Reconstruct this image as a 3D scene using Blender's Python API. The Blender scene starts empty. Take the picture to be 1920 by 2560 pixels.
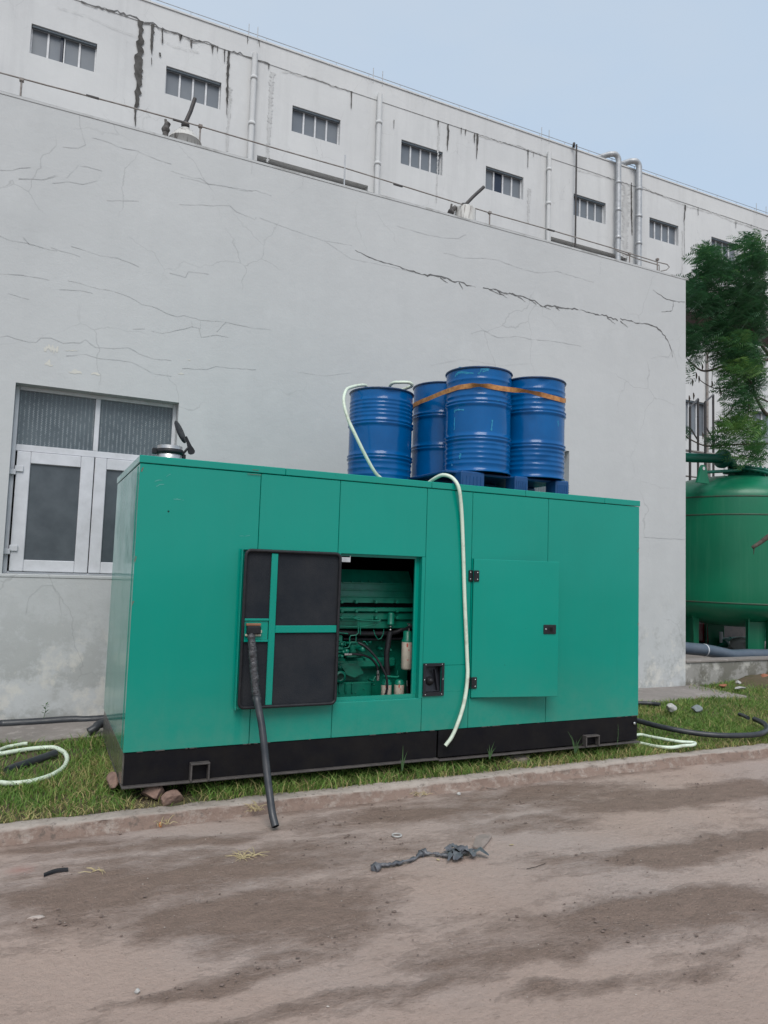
import bpy, math, random
import numpy as np
from mathutils import Vector, Matrix
random.seed(7); rng = np.random.default_rng(7)
S = bpy.context.scene
COL = S.collection
PI = math.pi

# ------------------------------------------------------------------ camera
CAM = np.array([-0.57521, -5.02466, 1.62576]); YAW, PITCH, ROLL, FOC = 0.44016, 0.0788, 0.03288, 1826.11
fw = np.array([math.sin(YAW)*math.cos(PITCH), math.cos(YAW)*math.cos(PITCH), math.sin(PITCH)])
r0 = np.array([math.cos(YAW), -math.sin(YAW), 0.0]); u0 = np.cross(r0, fw)
RT = math.cos(ROLL)*r0 + math.sin(ROLL)*u0; UP = -math.sin(ROLL)*r0 + math.cos(ROLL)*u0
cd = bpy.data.cameras.new('camera'); cam = bpy.data.objects.new('camera', cd); COL.objects.link(cam)
cd.sensor_fit = 'HORIZONTAL'; cd.sensor_width = 36; cd.lens = FOC/1920*36; cd.clip_end = 2000; cd.clip_start = .05
M = Matrix(((RT[0], UP[0], -fw[0], CAM[0]), (RT[1], UP[1], -fw[1], CAM[1]), (RT[2], UP[2], -fw[2], CAM[2]), (0, 0, 0, 1)))
cam.matrix_world = M
S.camera = cam

# ------------------------------------------------------------------ world, sun, exposure
SUN_EL, SUN_AZ = math.radians(52), math.radians(200)      # azimuth clockwise from +Y
w = bpy.data.worlds.new('World'); S.world = w; w.use_nodes = True
nt = w.node_tree; nt.nodes.clear()
out = nt.nodes.new('ShaderNodeOutputWorld'); bg = nt.nodes.new('ShaderNodeBackground'); sky = nt.nodes.new('ShaderNodeTexSky')
sky.sky_type = 'NISHITA'; sky.sun_disc = False; sky.sun_elevation = SUN_EL; sky.sun_rotation = SUN_AZ
sky.air_density = 1.0; sky.dust_density = 4.0; sky.ozone_density = 1.5
veil = nt.nodes.new('ShaderNodeMix'); veil.data_type = 'RGBA'; veil.inputs['Factor'].default_value = .66
veil.inputs['B'].default_value = (6.1, 7.2, 8.3, 1)         # thin even cloud veil
tcw = nt.nodes.new('ShaderNodeTexCoord'); mpw = nt.nodes.new('ShaderNodeMapping'); mpw.inputs['Scale'].default_value = (1.2, 1.2, 3.5)
nzw = nt.nodes.new('ShaderNodeTexNoise'); nzw.inputs['Scale'].default_value = 1.6; nzw.inputs['Detail'].default_value = 5; nzw.inputs['Roughness'].default_value = .5
nt.links.new(tcw.outputs['Generated'], mpw.inputs[0]); nt.links.new(mpw.outputs[0], nzw.inputs['Vector'])
crw = nt.nodes.new('ShaderNodeValToRGB'); crw.color_ramp.elements[0].position = .35; crw.color_ramp.elements[0].color = (.575, .71, .86, 1); crw.color_ramp.elements[1].position = .68; crw.color_ramp.elements[1].color = (.66, .745, .83, 1)
nt.links.new(nzw.outputs[0], crw.inputs[0])
vs_ = nt.nodes.new('ShaderNodeVectorMath'); vs_.operation = 'SCALE'; vs_.inputs['Scale'].default_value = 10; nt.links.new(crw.outputs[0], vs_.inputs[0])
nt.links.new(vs_.outputs[0], veil.inputs['B'])          # thin uneven cloud veil
nt.links.new(sky.outputs[0], veil.inputs['A']); nt.links.new(veil.outputs['Result'], bg.inputs[0])
bg.inputs[1].default_value = .09
nt.links.new(bg.outputs[0], out.inputs[0])
sl = bpy.data.lights.new('sun', 'SUN'); sun = bpy.data.objects.new('sun', sl); COL.objects.link(sun)
sl.energy = 1.5; sl.angle = math.radians(32); sl.color = (1, .975, .94)
sd = Vector((math.sin(SUN_AZ)*math.cos(SUN_EL), math.cos(SUN_AZ)*math.cos(SUN_EL), math.sin(SUN_EL)))
sun.rotation_euler = sd.to_track_quat('Z', 'Y').to_euler()
S.view_settings.view_transform = 'Standard'; S.view_settings.look = 'None'
S.view_settings.exposure = 0.42; S.view_settings.gamma = 1

# ------------------------------------------------------------------ measuring helpers (pixel of the 1920x2560 photo -> point on a world plane)
def at(px, py, X=None, Y=None, Z=None):
    d = fw*FOC + (px-960)*RT - (py-1280)*UP
    if Y is not None: t = (Y-CAM[1])/d[1]
    elif X is not None: t = (X-CAM[0])/d[0]
    else: t = (Z-CAM[2])/d[2]
    return Vector(CAM + t*d)
def crop(ox, oy, s):
    return lambda x, y, **k: at(ox+x*s, oy+y*s, **k)
cF = crop(0, 0, 1.1573)

# ------------------------------------------------------------------ mesh builder
class MB:
    def __init__(s): s.v = []; s.f = []; s.sm = []
    def add(s, vs, fs, smooth=False):
        o = len(s.v); s.v += [tuple(map(float, q)) for q in vs]
        s.f += [tuple(o+i for i in f) for f in fs]; s.sm += [smooth]*len(fs); return s
    def box(s, a, b, bev=0.0, R=None, c=None):
        x0, y0, z0 = a; x1, y1, z1 = b
        if x0 > x1: x0, x1 = x1, x0
        if y0 > y1: y0, y1 = y1, y0
        if z0 > z1: z0, z1 = z1, z0
        if bev <= 0:
            vs = [(x0,y0,z0),(x1,y0,z0),(x1,y1,z0),(x0,y1,z0),(x0,y0,z1),(x1,y0,z1),(x1,y1,z1),(x0,y1,z1)]
            fs = [(0,3,2,1),(4,5,6,7),(0,1,5,4),(1,2,6,5),(2,3,7,6),(3,0,4,7)]
        else:
            bev = min(bev, (x1-x0)*.45, (y1-y0)*.45, (z1-z0)*.45)
            vs = []; idx = {}
            for ix, (xa, xi) in enumerate(((x0, x0+bev), (x1, x1-bev))):
                for iy, (ya, yi) in enumerate(((y0, y0+bev), (y1, y1-bev))):
                    for iz, (za, zi) in enumerate(((z0, z0+bev), (z1, z1-bev))):
                        for k, p in enumerate(((xa, yi, zi), (xi, ya, zi), (xi, yi, za))):
                            idx[(ix, iy, iz, k)] = len(vs); vs.append(p)
            fs = []
            I = lambda *a: idx[a]
            for ix in (0, 1):
                q = [I(ix,0,0,0), I(ix,1,0,0), I(ix,1,1,0), I(ix,0,1,0)]; fs.append(q if ix else q[::-1])
            for iy in (0, 1):
                q = [I(0,iy,0,1), I(0,iy,1,1), I(1,iy,1,1), I(1,iy,0,1)]; fs.append(q if iy else q[::-1])
            for iz in (0, 1):
                q = [I(0,0,iz,2), I(1,0,iz,2), I(1,1,iz,2), I(0,1,iz,2)]; fs.append(q if iz else q[::-1])
            for a_ in (0, 1):
                for b_ in (0, 1):
                    fs.append([I(a_,b_,0,0), I(a_,b_,1,0), I(a_,b_,1,1), I(a_,b_,0,1)] if (a_ ^ b_) else [I(a_,b_,0,1), I(a_,b_,1,1), I(a_,b_,1,0), I(a_,b_,0,0)])
                    fs.append([I(a_,0,b_,0), I(a_,1,b_,0), I(a_,1,b_,2), I(a_,0,b_,2)] if not (a_ ^ b_) else [I(a_,0,b_,2), I(a_,1,b_,2), I(a_,1,b_,0), I(a_,0,b_,0)])
                    fs.append([I(0,a_,b_,1), I(1,a_,b_,1), I(1,a_,b_,2), I(0,a_,b_,2)] if (a_ ^ b_) else [I(0,a_,b_,2), I(1,a_,b_,2), I(1,a_,b_,1), I(0,a_,b_,1)])
            for a_ in (0, 1):
                for b_ in (0, 1):
                    for c_ in (0, 1):
                        t = [I(a_,b_,c_,0), I(a_,b_,c_,1), I(a_,b_,c_,2)]
                        fs.append(t if (a_ + b_ + c_) % 2 else t[::-1])
        if R is not None:
            c = Vector(c if c is not None else (0, 0, 0))
            vs = [tuple(R @ (Vector(p)-c) + c) for p in vs]
        return s.add(vs, fs)
    def tube(s, pts, r, n=10, cap=True, smooth=True, closed=False, jit=0):
        pts = [Vector(p) for p in pts]; m = len(pts)
        rr = r if hasattr(r, '__len__') else [r]*m
        vs = []; prev = None
        for i, p in enumerate(pts):
            if closed: t = pts[(i+1) % m]-pts[i-1]
            else: t = pts[min(i+1, m-1)]-pts[max(i-1, 0)]
            t.normalize()
            if prev is None:
                a = Vector((0, 0, 1)) if abs(t.z) < .9 else Vector((1, 0, 0))
                nn = t.cross(a).normalized()
            else:
                nn = (prev - t*prev.dot(t))
                nn = nn.normalized() if nn.length > 1e-6 else t.orthogonal().normalized()
            prev = nn; b = t.cross(nn)
            for k in range(n):
                a = 2*PI*k/n; q = rr[i]*(1+(random.uniform(-jit, jit) if jit else 0))
                vs.append(p + (nn*math.cos(a)+b*math.sin(a))*q)
        fs = []
        for i in range(m if closed else m-1):
            j = (i+1) % m
            for k in range(n):
                l = (k+1) % n; fs.append((i*n+k, i*n+l, j*n+l, j*n+k))
        s.add(vs, fs, smooth)
        if cap and not closed:
            s.add(vs[:n], [tuple(range(n))[::-1]]); s.add(vs[-n:], [tuple(range(n))])
        return s
    def lathe(s, prof, c=(0, 0, 0), n=48, smooth=True, dent=None, axis=None):
        c = Vector(c); vs = []; m = len(prof)
        Q = Vector((0, 0, 1)).rotation_difference(Vector(axis)) if axis is not None else None
        for (r, z) in prof:
            for k in range(n):
                a = 2*PI*k/n; R = r*(1+(dent(a, z) if dent else 0))
                p = Vector((R*math.cos(a), R*math.sin(a), z))
                if Q: p = Q @ p
                vs.append(c+p)
        fs = [(i*n+k, i*n+(k+1) % n, (i+1)*n+(k+1) % n, (i+1)*n+k) for i in range(m-1) for k in range(n)]
        return s.add(vs, fs, smooth)
    def quad(s, *p): return s.add(p, [tuple(range(len(p)))])
    def prism(s, poly, axis, a, b):
        """poly: 2D outline (counter-clockwise) extruded along axis from a to b"""
        def mk(u, v, t):
            return {'x': (t, u, v), 'y': (u, t, v), 'z': (u, v, t)}[axis]
        n = len(poly); vs = [mk(u, v, a) for u, v in poly]+[mk(u, v, b) for u, v in poly]
        fs = [tuple(range(n))[::-1], tuple(range(n, 2*n))]+[(i, (i+1) % n, n+(i+1) % n, n+i) for i in range(n)]
        return s.add(vs, fs)
    def xf(s, fn): s.v = [tuple(fn(Vector(p))) for p in s.v]; return s
    def build(s, name, m, parent=None, label=None, fix=True):
        me = bpy.data.meshes.new(name); me.from_pydata(s.v, [], s.f); me.update()
        me.polygons.foreach_set('use_smooth', s.sm)
        if fix:
            import bmesh
            b = bmesh.new(); b.from_mesh(me); bmesh.ops.recalc_face_normals(b, faces=b.faces); b.to_mesh(me); b.free()
        me.materials.append(m)
        o = bpy.data.objects.new(name, me); COL.objects.link(o)
        if parent: o.parent = parent; o.matrix_parent_inverse = Matrix.Translation(-Vector(root_loc(parent)))
        if label: o['label'] = label
        return o
def root_loc(o):
    l = Vector(o.location) if not o.parent else Vector((0, 0, 0))
    while o.parent: o = o.parent; l = Vector(o.location)
    if True: return l
def root_loc(o):                                   # world offset of a parent (parts are modelled in world coordinates)
    if o.parent is None: return Vector(o.location)
    return Vector((0, 0, 0))
def thing(name, label, cat, loc=(0, 0, 0), group=None):
    o = bpy.data.objects.new(name, None); COL.objects.link(o); o.location = loc; o.empty_display_size = .1
    o['label'] = label; o['category'] = cat
    if group: o['group'] = group
    return o
def tag(o, label, cat, group=None, kind=None):
    o['label'] = label; o['category'] = cat
    if group: o['group'] = group
    if kind: o['kind'] = kind
    return o
def struct(o, label=None):
    o['kind'] = 'structure'
    if label: o['label'] = label
    return o
def spline(pts, n=8):
    P = [Vector(p) for p in pts]; P = [2*P[0]-P[1]]+P+[2*P[-1]-P[-2]]; o = []
    for i in range(1, len(P)-2):
        for k in range(n):
            t = k/n; a, b, c, d = P[i-1], P[i], P[i+1], P[i+2]
            o.append(.5*((2*b)+(c-a)*t+(2*a-5*b+4*c-d)*t*t+(3*b-a-3*c+d)*t**3))
    o.append(P[-2]); return o

# ------------------------------------------------------------------ materials
def N(nt, t, **k):
    n = nt.nodes.new(t)
    for a, b in k.items():
        if hasattr(n, a): setattr(n, a, b)
        else: n.inputs[a].default_value = b
    return n
def coords(nt, scale=(1, 1, 1)):
    c = N(nt, 'ShaderNodeTexCoord'); m = N(nt, 'ShaderNodeMapping'); m.inputs['Scale'].default_value = scale
    g = N(nt, 'ShaderNodeNewGeometry'); nt.links.new(g.outputs['Position'], m.inputs[0]); return m.outputs[0]
def noise(nt, vec, sc, det=5, rough=.6, lo=.35, hi=.65):
    n = N(nt, 'ShaderNodeTexNoise'); n.inputs['Scale'].default_value = sc; n.inputs['Detail'].default_value = det; n.inputs['Roughness'].default_value = rough
    nt.links.new(vec, n.inputs['Vector'])
    r = N(nt, 'ShaderNodeMapRange'); r.inputs['From Min'].default_value = lo; r.inputs['From Max'].default_value = hi
    nt.links.new(n.outputs[0], r.inputs[0]); return r.outputs[0]
def mixc(nt, fac, a, b):
    m = N(nt, 'ShaderNodeMix', data_type='RGBA')
    if isinstance(fac, (int, float)): m.inputs['Factor'].default_value = fac
    else: nt.links.new(fac, m.inputs['Factor'])
    for k, v in (('A', a), ('B', b)):
        if isinstance(v, (tuple, list)): m.inputs[k].default_value = (*v, 1)[:4]
        else: nt.links.new(v, m.inputs[k])
    return m.outputs['Result']
def mth(nt, op, a, b=None, clamp=False):
    m = N(nt, 'ShaderNodeMath', operation=op); m.use_clamp = clamp
    for i, v in enumerate((a, b)):
        if v is None: continue
        if isinstance(v, (int, float)): m.inputs[i].default_value = v
        else: nt.links.new(v, m.inputs[i])
    return m.outputs[0]
def newmat(name):
    m = bpy.data.materials.new(name); m.use_nodes = True; nt = m.node_tree
    return m, nt, nt.nodes['Principled BSDF']
def bump(nt, b, h, dist=.005, strength=.6):
    n = N(nt, 'ShaderNodeBump'); n.inputs['Distance'].default_value = dist; n.inputs['Strength'].default_value = strength
    nt.links.new(h, n.inputs['Height']); nt.links.new(n.outputs[0], b.inputs['Normal']); return n
def simple(name, c1, c2=None, rough=.6, metal=0, sc=8, stretch=(1, 1, 1), bmp=0, bsc=60, coat=0, spec=.5, lo=.35, hi=.65, rvar=.1):
    m, nt, b = newmat(name); v = coords(nt, stretch)
    n = noise(nt, v, sc, 6, .65, lo, hi)
    nt.links.new(mixc(nt, n, c1, c2 or tuple(x*.7 for x in c1)), b.inputs['Base Color'])
    r = N(nt, 'ShaderNodeMapRange'); r.inputs['To Min'].default_value = max(0, rough-rvar); r.inputs['To Max'].default_value = rough+rvar
    nt.links.new(noise(nt, v, sc*2.3, 4, .6, .3, .7), r.inputs[0]); nt.links.new(r.outputs[0], b.inputs['Roughness'])
    b.inputs['Metallic'].default_value = metal; b.inputs['Coat Weight'].default_value = coat; b.inputs['Coat Roughness'].default_value = .12
    b.inputs['Specular IOR Level'].default_value = spec
    if bmp: bump(nt, b, noise(nt, v, bsc, 5, .6, 0, 1), bmp, .7)
    return m

def paint_mat(name, base, base2, scratch, rough=.28, coat=.35, dust=(.34, .36, .31), dust_amt=.25, wob=.0015, splash=0):
    """sprayed sheet steel: faint mottling, a few pale scratches, dust in patches, slightly wavy sheet"""
    m, nt, b = newmat(name); v = coords(nt)
    c = mixc(nt, noise(nt, v, .9, 3, .5, .3, .7), base, base2)
    vs = coords(nt, (3.2, 3.2, 26))
    s = noise(nt, vs, 1.7, 8, .75, .695, .72); s = mth(nt, 'MULTIPLY', s, noise(nt, v, 1.1, 2, .5, .5, .62), True)
    c = mixc(nt, mth(nt, 'MULTIPLY', s, .45), c, scratch)
    streak = noise(nt, coords(nt, (9, 9, .5)), 1.5, 5, .65, .5, .85)
    c = mixc(nt, mth(nt, 'MULTIPLY', streak, dust_amt), c, dust)
    sp = noise(nt, v, 34, 2, .5, .76, .78)
    c = mixc(nt, mth(nt, 'MULTIPLY', sp, .5), c, tuple(x*.35 for x in base))
    if splash:                       # dried road dust thrown up along the lower edge
        sp_ = N(nt, 'ShaderNodeSeparateXYZ'); nt.links.new(v, sp_.inputs[0]); lo_ = N(nt, 'ShaderNodeMapRange')
        lo_.inputs['From Min'].default_value = splash; lo_.inputs['From Max'].default_value = .38; nt.links.new(sp_.outputs[2], lo_.inputs[0])
        f_ = mth(nt, 'MULTIPLY', mth(nt, 'POWER', lo_.outputs[0], 1.6), noise(nt, v, 6, 8, .7, .25, .75), True)
        c = mixc(nt, mth(nt, 'MULTIPLY', f_, .32), c, (.17, .25, .19))
        rn_ = mth(nt, 'MULTIPLY', noise(nt, coords(nt, (14, 14, .7)), 1, 5, .6, .62, .8), noise(nt, v, .8, 2, .5, .45, .6), True)
        c = mixc(nt, mth(nt, 'MULTIPLY', rn_, .22), c, tuple(x*.6 for x in base))
    nt.links.new(c, b.inputs['Base Color'])
    r = N(nt, 'ShaderNodeMapRange'); r.inputs['To Min'].default_value = rough-.03; r.inputs['To Max'].default_value = rough+.10; b.inputs['IOR'].default_value = 1.5; b.inputs['Specular IOR Level'].default_value = .42
    nt.links.new(noise(nt, v, 3, 6, .65, .45, .8), r.inputs[0]); nt.links.new(r.outputs[0], b.inputs['Roughness'])
    b.inputs['Coat Weight'].default_value = coat; b.inputs['Coat Roughness'].default_value = .08
    n1 = bump(nt, b, noise(nt, v, 1.6, 2, .4, 0, 1), wob*40, .06)
    return m

GREEN = paint_mat('green_paint', (.0, .262, .198), (.0, .238, .178), (.16, .36, .30), rough=.13, coat=0, dust=(.04,.28,.215), dust_amt=.10, splash=1.0)
ENGINE = simple('engine_green', (.001, .17, .105), (.001, .12, .078), rough=.4, sc=9, bmp=.002, bsc=40)
BLACK = simple('black_steel', (.004, .004, .0065), (.010, .009, .009), rough=.5, sc=5, bmp=.001, bsc=90, spec=.2)
FLANGE = simple('dusty_steel', (.085, .075, .07), (.05, .045, .043), rough=.6, sc=12)
RUBBER = simple('black_rubber', (.009, .0095, .012), (.018, .018, .021), rough=.5, sc=20, spec=.35)
FOAM = simple('charcoal_foam', (.017, .0205, .026), (.029, .031, .035), rough=.95, sc=3.5, bmp=.004, bsc=120, spec=.15)
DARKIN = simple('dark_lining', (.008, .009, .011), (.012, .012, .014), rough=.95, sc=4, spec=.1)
CHROME = simple('bare_metal', (.55, .55, .54), (.4, .4, .4), rough=.32, metal=1, sc=20)
CREAM = simple('cream_filter_paint', (.62, .56, .46), (.5, .44, .36), rough=.45, sc=16)
RED = simple('red_paint', (.42, .03, .04), (.3, .02, .03), rough=.4, sc=9)
WHITEHOSE = simple('pale_hose', (.64, .73, .6), (.40, .42, .33), rough=.42, sc=9, lo=.5, hi=.72)
BLKPIPE = simple('black_pvc', (.018, .022, .028), (.042, .044, .048), rough=.42, sc=9, bmp=.0008, bsc=50)
PLASTICBAG = simple('dusty_black_film', (.05, .055, .065), (.15, .15, .16), rough=.4, sc=20)
ALU = simple('white_aluminium', (.62, .63, .66), (.52, .53, .55), rough=.38, sc=6)
ZINC = simple('galvanised', (.46, .47, .48), (.34, .35, .36), rough=.5, metal=.4, sc=8)
RUSTY = simple('rusty_grey_pipe', (.27, .255, .24), (.17, .14, .12), rough=.7, sc=10)
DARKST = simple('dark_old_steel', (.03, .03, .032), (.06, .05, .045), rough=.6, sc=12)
PALLET = simple('blue_plastic', (.004, .05, .16), (.006, .065, .2), rough=.45, sc=9)
STONE = simple('brick_rock', (.26, .17, .13), (.16, .1, .08), rough=.9, sc=14, bmp=.01, bsc=30)
PALEST = simple('pale_rubble', (.5, .49, .46), (.3, .29, .28), rough=.9, sc=18, bmp=.01, bsc=40)
STRAP = simple('orange_brown_strap', (.52, .25, .085), (.34, .14, .045), rough=.75, sc=22, lo=.4, hi=.6)
BARK = simple('bark', (.09, .07, .055), (.05, .04, .033), rough=.9, sc=20, bmp=.004, bsc=60)
PVCGREY = simple('slate_grey_pipe', (.06, .085, .115), (.09, .11, .14), rough=.4, sc=9)
BROWNP = simple('brown_recess_shade', (.062, .044, .04), (.08, .058, .05), rough=.7, sc=2)  # recessed wall: brown, with the shade under the overhang put into the colour
STAIN = simple('damp_streak', (.05, .048, .045), (.12, .115, .11), rough=.95, sc=4, lo=.4, hi=.7)
CRACK = simple('dark_crack', (.09, .09, .09), (.18, .18, .18), rough=.95, sc=9)  # dark tone of the wider cracks
CRACKF = simple('fine_crack', (.34, .35, .355), (.44, .45, .452), rough=.95, sc=5)
CARD = simple('muddy_cardboard', (.2, .165, .145), (.28, .23, .2), rough=.95, sc=15)
STRAW = simple('straw', (.5, .42, .24), (.36, .28, .15), rough=.8, sc=30)
ORANGELEAF = simple('orange_leaf', (.6, .25, .08), (.4, .14, .05), rough=.7, sc=30)

def plaster(name, c1, c2, worn=None, streak=0.0, cracks=.35, wornz=1.5):
    m, nt, b = newmat(name); v = coords(nt)
    c = mixc(nt, noise(nt, v, .45, 5, .6, .3, .7), c1, c2)
    c = mixc(nt, mth(nt, 'MULTIPLY', noise(nt, coords(nt, (1, 1, .6)), 2.6, 7, .7, .52, .75), .35), c, tuple(x*1.1 for x in c1))
    if streak:
        st = noise(nt, coords(nt, (1.6, 1.6, .09)), 1.3, 6, .7, .5, .8)
        c = mixc(nt, mth(nt, 'MULTIPLY', st, streak), c, tuple(x*.66 for x in c2))
    if worn:
        sep = N(nt, 'ShaderNodeSeparateXYZ'); nt.links.new(v, sep.inputs[0])
        low = N(nt, 'ShaderNodeMapRange'); low.inputs['From Min'].default_value = wornz; low.inputs['From Max'].default_value = wornz-.9
        nt.links.new(sep.outputs[2], low.inputs[0])
        pa = noise(nt, v, 3.2, 8, .7, .47, .56)
        c = mixc(nt, mth(nt, 'MULTIPLY', mth(nt, 'MULTIPLY', pa, low.outputs[0], True), .8), c, worn)
        pb = noise(nt, v, 2.1, 8, .72, .53, .6); c = mixc(nt, mth(nt, 'MULTIPLY', mth(nt, 'MULTIPLY', pb, low.outputs[0], True), .7), c, (.60, .585, .54))
        # mould just above the ground
        g = N(nt, 'ShaderNodeMapRange'); g.inputs['From Min'].default_value = .5; g.inputs['From Max'].default_value = .2
        nt.links.new(sep.outputs[2], g.inputs[0])
        gg = mth(nt, 'MULTIPLY', g.outputs[0], noise(nt, v, 7, 7, .7, .45, .7), True)
        c = mixc(nt, mth(nt, 'MULTIPLY', gg, .5), c, (.22, .21, .18))
    # hairline craquelure, only in patches
    ds = N(nt, 'ShaderNodeMixRGB'); nn = N(nt, 'ShaderNodeTexNoise'); nn.inputs['Scale'].default_value = 3; nn.inputs['Detail'].default_value = 6
    nt.links.new(v, nn.inputs['Vector']); ds.inputs[0].default_value = .22; nt.links.new(v, ds.inputs[1]); nt.links.new(nn.outputs['Color'], ds.inputs[2])
    vo = N(nt, 'ShaderNodeTexVoronoi', feature='DISTANCE_TO_EDGE'); vo.inputs['Scale'].default_value = 1.5; nt.links.new(ds.outputs[0], vo.inputs['Vector'])
    cr = N(nt, 'ShaderNodeMapRange'); cr.inputs['From Min'].default_value = .0075; cr.inputs['From Max'].default_value = .001
    nt.links.new(vo.outputs['Distance'], cr.inputs[0])
    pm = noise(nt, v, .8, 3, .5, .5, .6)
    c = mixc(nt, mth(nt, 'MULTIPLY', mth(nt, 'MULTIPLY', cr.outputs[0], pm, True), cracks), c, tuple(x*.45 for x in c1))
    nt.links.new(c, b.inputs['Base Color']); b.inputs['Roughness'].default_value = .9; b.inputs['Specular IOR Level'].default_value = .25
    h = mth(nt, 'ADD', noise(nt, v, 5, 6, .6, 0, 1), mth(nt, 'MULTIPLY', noise(nt, v, 60, 3, .6, 0, 1), .15))
    bump(nt, b, h, .012, .45)
    return m
WALL_A = plaster('annex_plaster', (.52, .532, .532), (.465, .478, .48), worn=(.36, .37, .36), streak=.1)
WALL_B = plaster('factory_plaster', (.60, .605, .60), (.54, .545, .545), streak=.32, cracks=.3)
CONC = plaster('stained_concrete', (.36, .35, .33), (.24, .23, .21), worn=(.12, .115, .09), streak=.6, cracks=.5, wornz=1.2)

def apron_mat():
    m, nt, b = newmat('apron_concrete'); v = coords(nt)
    c = mixc(nt, noise(nt, v, 1.6, 8, .7, .35, .65), (.27, .24, .22), (.19, .17, .155))
    c = mixc(nt, noise(nt, v, 9, 6, .7, .55, .7), c, (.34, .31, .285))
    nt.links.new(c, b.inputs['Base Color']); b.inputs['Roughness'].default_value = .9
    bump(nt, b, noise(nt, v, 12, 8, .7, 0, 1), .02, .6); return m
APRON = apron_mat()

def attr_ground(name, lite, dark, fine=(.12, .5), blue=None):
    m, nt, b = newmat(name); v = coords(nt)
    a = N(nt, 'ShaderNodeAttribute', attribute_name='dirt')
    va = coords(nt, (1, 1.9, 1))
    n1 = mth(nt, 'SUBTRACT', noise(nt, va, 5, 11, .72, .2, .8), .5); n2 = mth(nt, 'SUBTRACT', noise(nt, va, 22, 8, .78, .2, .8), .5)
    g = N(nt, 'ShaderNodeMapRange'); g.inputs['From Min'].default_value = .2; g.inputs['From Max'].default_value = .72
    nt.links.new(mth(nt, 'ADD', mth(nt, 'ADD', a.outputs['Fac'], mth(nt, 'MULTIPLY', n1, .75)), mth(nt, 'MULTIPLY', n2, .5)), g.inputs[0])
    c0 = mixc(nt, noise(nt, v, 1.3, 4, .6, .35, .65), lite, tuple(x*.9 for x in lite))
    if blue: c0 = mixc(nt, mth(nt, 'MULTIPLY', noise(nt, v, .55, 3, .5, .45, .62), .6), c0, blue)
    dk = mixc(nt, noise(nt, va, 7, 7, .75, .4, .7), dark, tuple(x*.72 for x in dark))
    c = mixc(nt, g.outputs[0], c0, dk)
    # grain at several sizes: scuffed soil, dark crumbs, pale specks
    c = mixc(nt, mth(nt, 'MULTIPLY', noise(nt, va, 16, 8, .8, .5, .66), .30), c, dark)
    c = mixc(nt, mth(nt, 'MULTIPLY', noise(nt, va, 38, 6, .8, .56, .66), .5), c, tuple(x*.6 for x in dark))
    c = mixc(nt, mth(nt, 'MULTIPLY', noise(nt, va, 52, 5, .75, .58, .68), .45), c, tuple(min(1, x*1.3) for x in lite))
    rs = N(nt, 'ShaderNodeAttribute', attribute_name='brick')
    c = mixc(nt, rs.outputs['Fac'], c, (.32, .15, .12))
    nt.links.new(c, b.inputs['Base Color']); b.inputs['Roughness'].default_value = .92; b.inputs['Specular IOR Level'].default_value = .25
    h = mth(nt, 'ADD', noise(nt, v, 22, 8, .75, 0, 1), mth(nt, 'MULTIPLY', g.outputs[0], noise(nt, v, 60, 4, .7, 0, 1)))
    bump(nt, b, h, .02, .9)
    return m
ROAD = attr_ground('dusty_road', (.42, .318, .266), (.262, .188, .150), blue=(.39, .325, .295))
def soil_mat():
    m, nt, b = newmat('soil'); v = coords(nt)
    c = mixc(nt, noise(nt, v, 4, 8, .7, .35, .65), (.12, .085, .055), (.07, .07, .03))
    nt.links.new(c, b.inputs['Base Color']); b.inputs['Roughness'].default_value = 1
    bump(nt, b, noise(nt, v, 25, 8, .7, 0, 1), .03, .8); return m
SOIL = soil_mat()
def kerb_mat():
    m, nt, b = newmat('kerb_concrete'); v = coords(nt)
    a = N(nt, 'ShaderNodeAttribute', attribute_name='dirt')
    c = mixc(nt, noise(nt, v, 5, 8, .75, .35, .65), (.47, .41, .36), (.34, .285, .245))
    g = mth(nt, 'MULTIPLY', a.outputs['Fac'], noise(nt, v, 9, 7, .75, .38, .55), True)
    c = mixc(nt, mth(nt, 'MULTIPLY', mth(nt, 'ADD', g, mth(nt, 'MULTIPLY', a.outputs['Fac'], .35), True), .9), c, (.24, .165, .13))
    c = mixc(nt, mth(nt, 'MULTIPLY', noise(nt, v, 22, 6, .7, .56, .66), .7), c, (.12, .10, .085))
    nt.links.new(c, b.inputs['Base Color']); b.inputs['Roughness'].default_value = .95
    bump(nt, b, noise(nt, v, 30, 8, .75, 0, 1), .02, .9); return m
KERB = kerb_mat()
def glass_mat(name, c1, c2, rough=.12, sc=2):
    m, nt, b = newmat(name); v = coords(nt)
    nt.links.new(mixc(nt, noise(nt, v, sc, 4, .6, .3, .7), c1, c2), b.inputs['Base Color'])
    b.inputs['Roughness'].default_value = rough; b.inputs['Specular IOR Level'].default_value = .5
    bump(nt, b, noise(nt, v, 1.2, 2, .5, 0, 1), .03, .1); return m
GLASSB = glass_mat('factory_glass', (.125, .145, .17), (.17, .185, .20), .3, .8)
GLASSDK = glass_mat('open_pane_dark', (.008, .016, .035), (.012, .02, .04), .3)
GLASSD = glass_mat('casement_glass', (.052, .064, .074), (.085, .1, .112), .3, 5)
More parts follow.
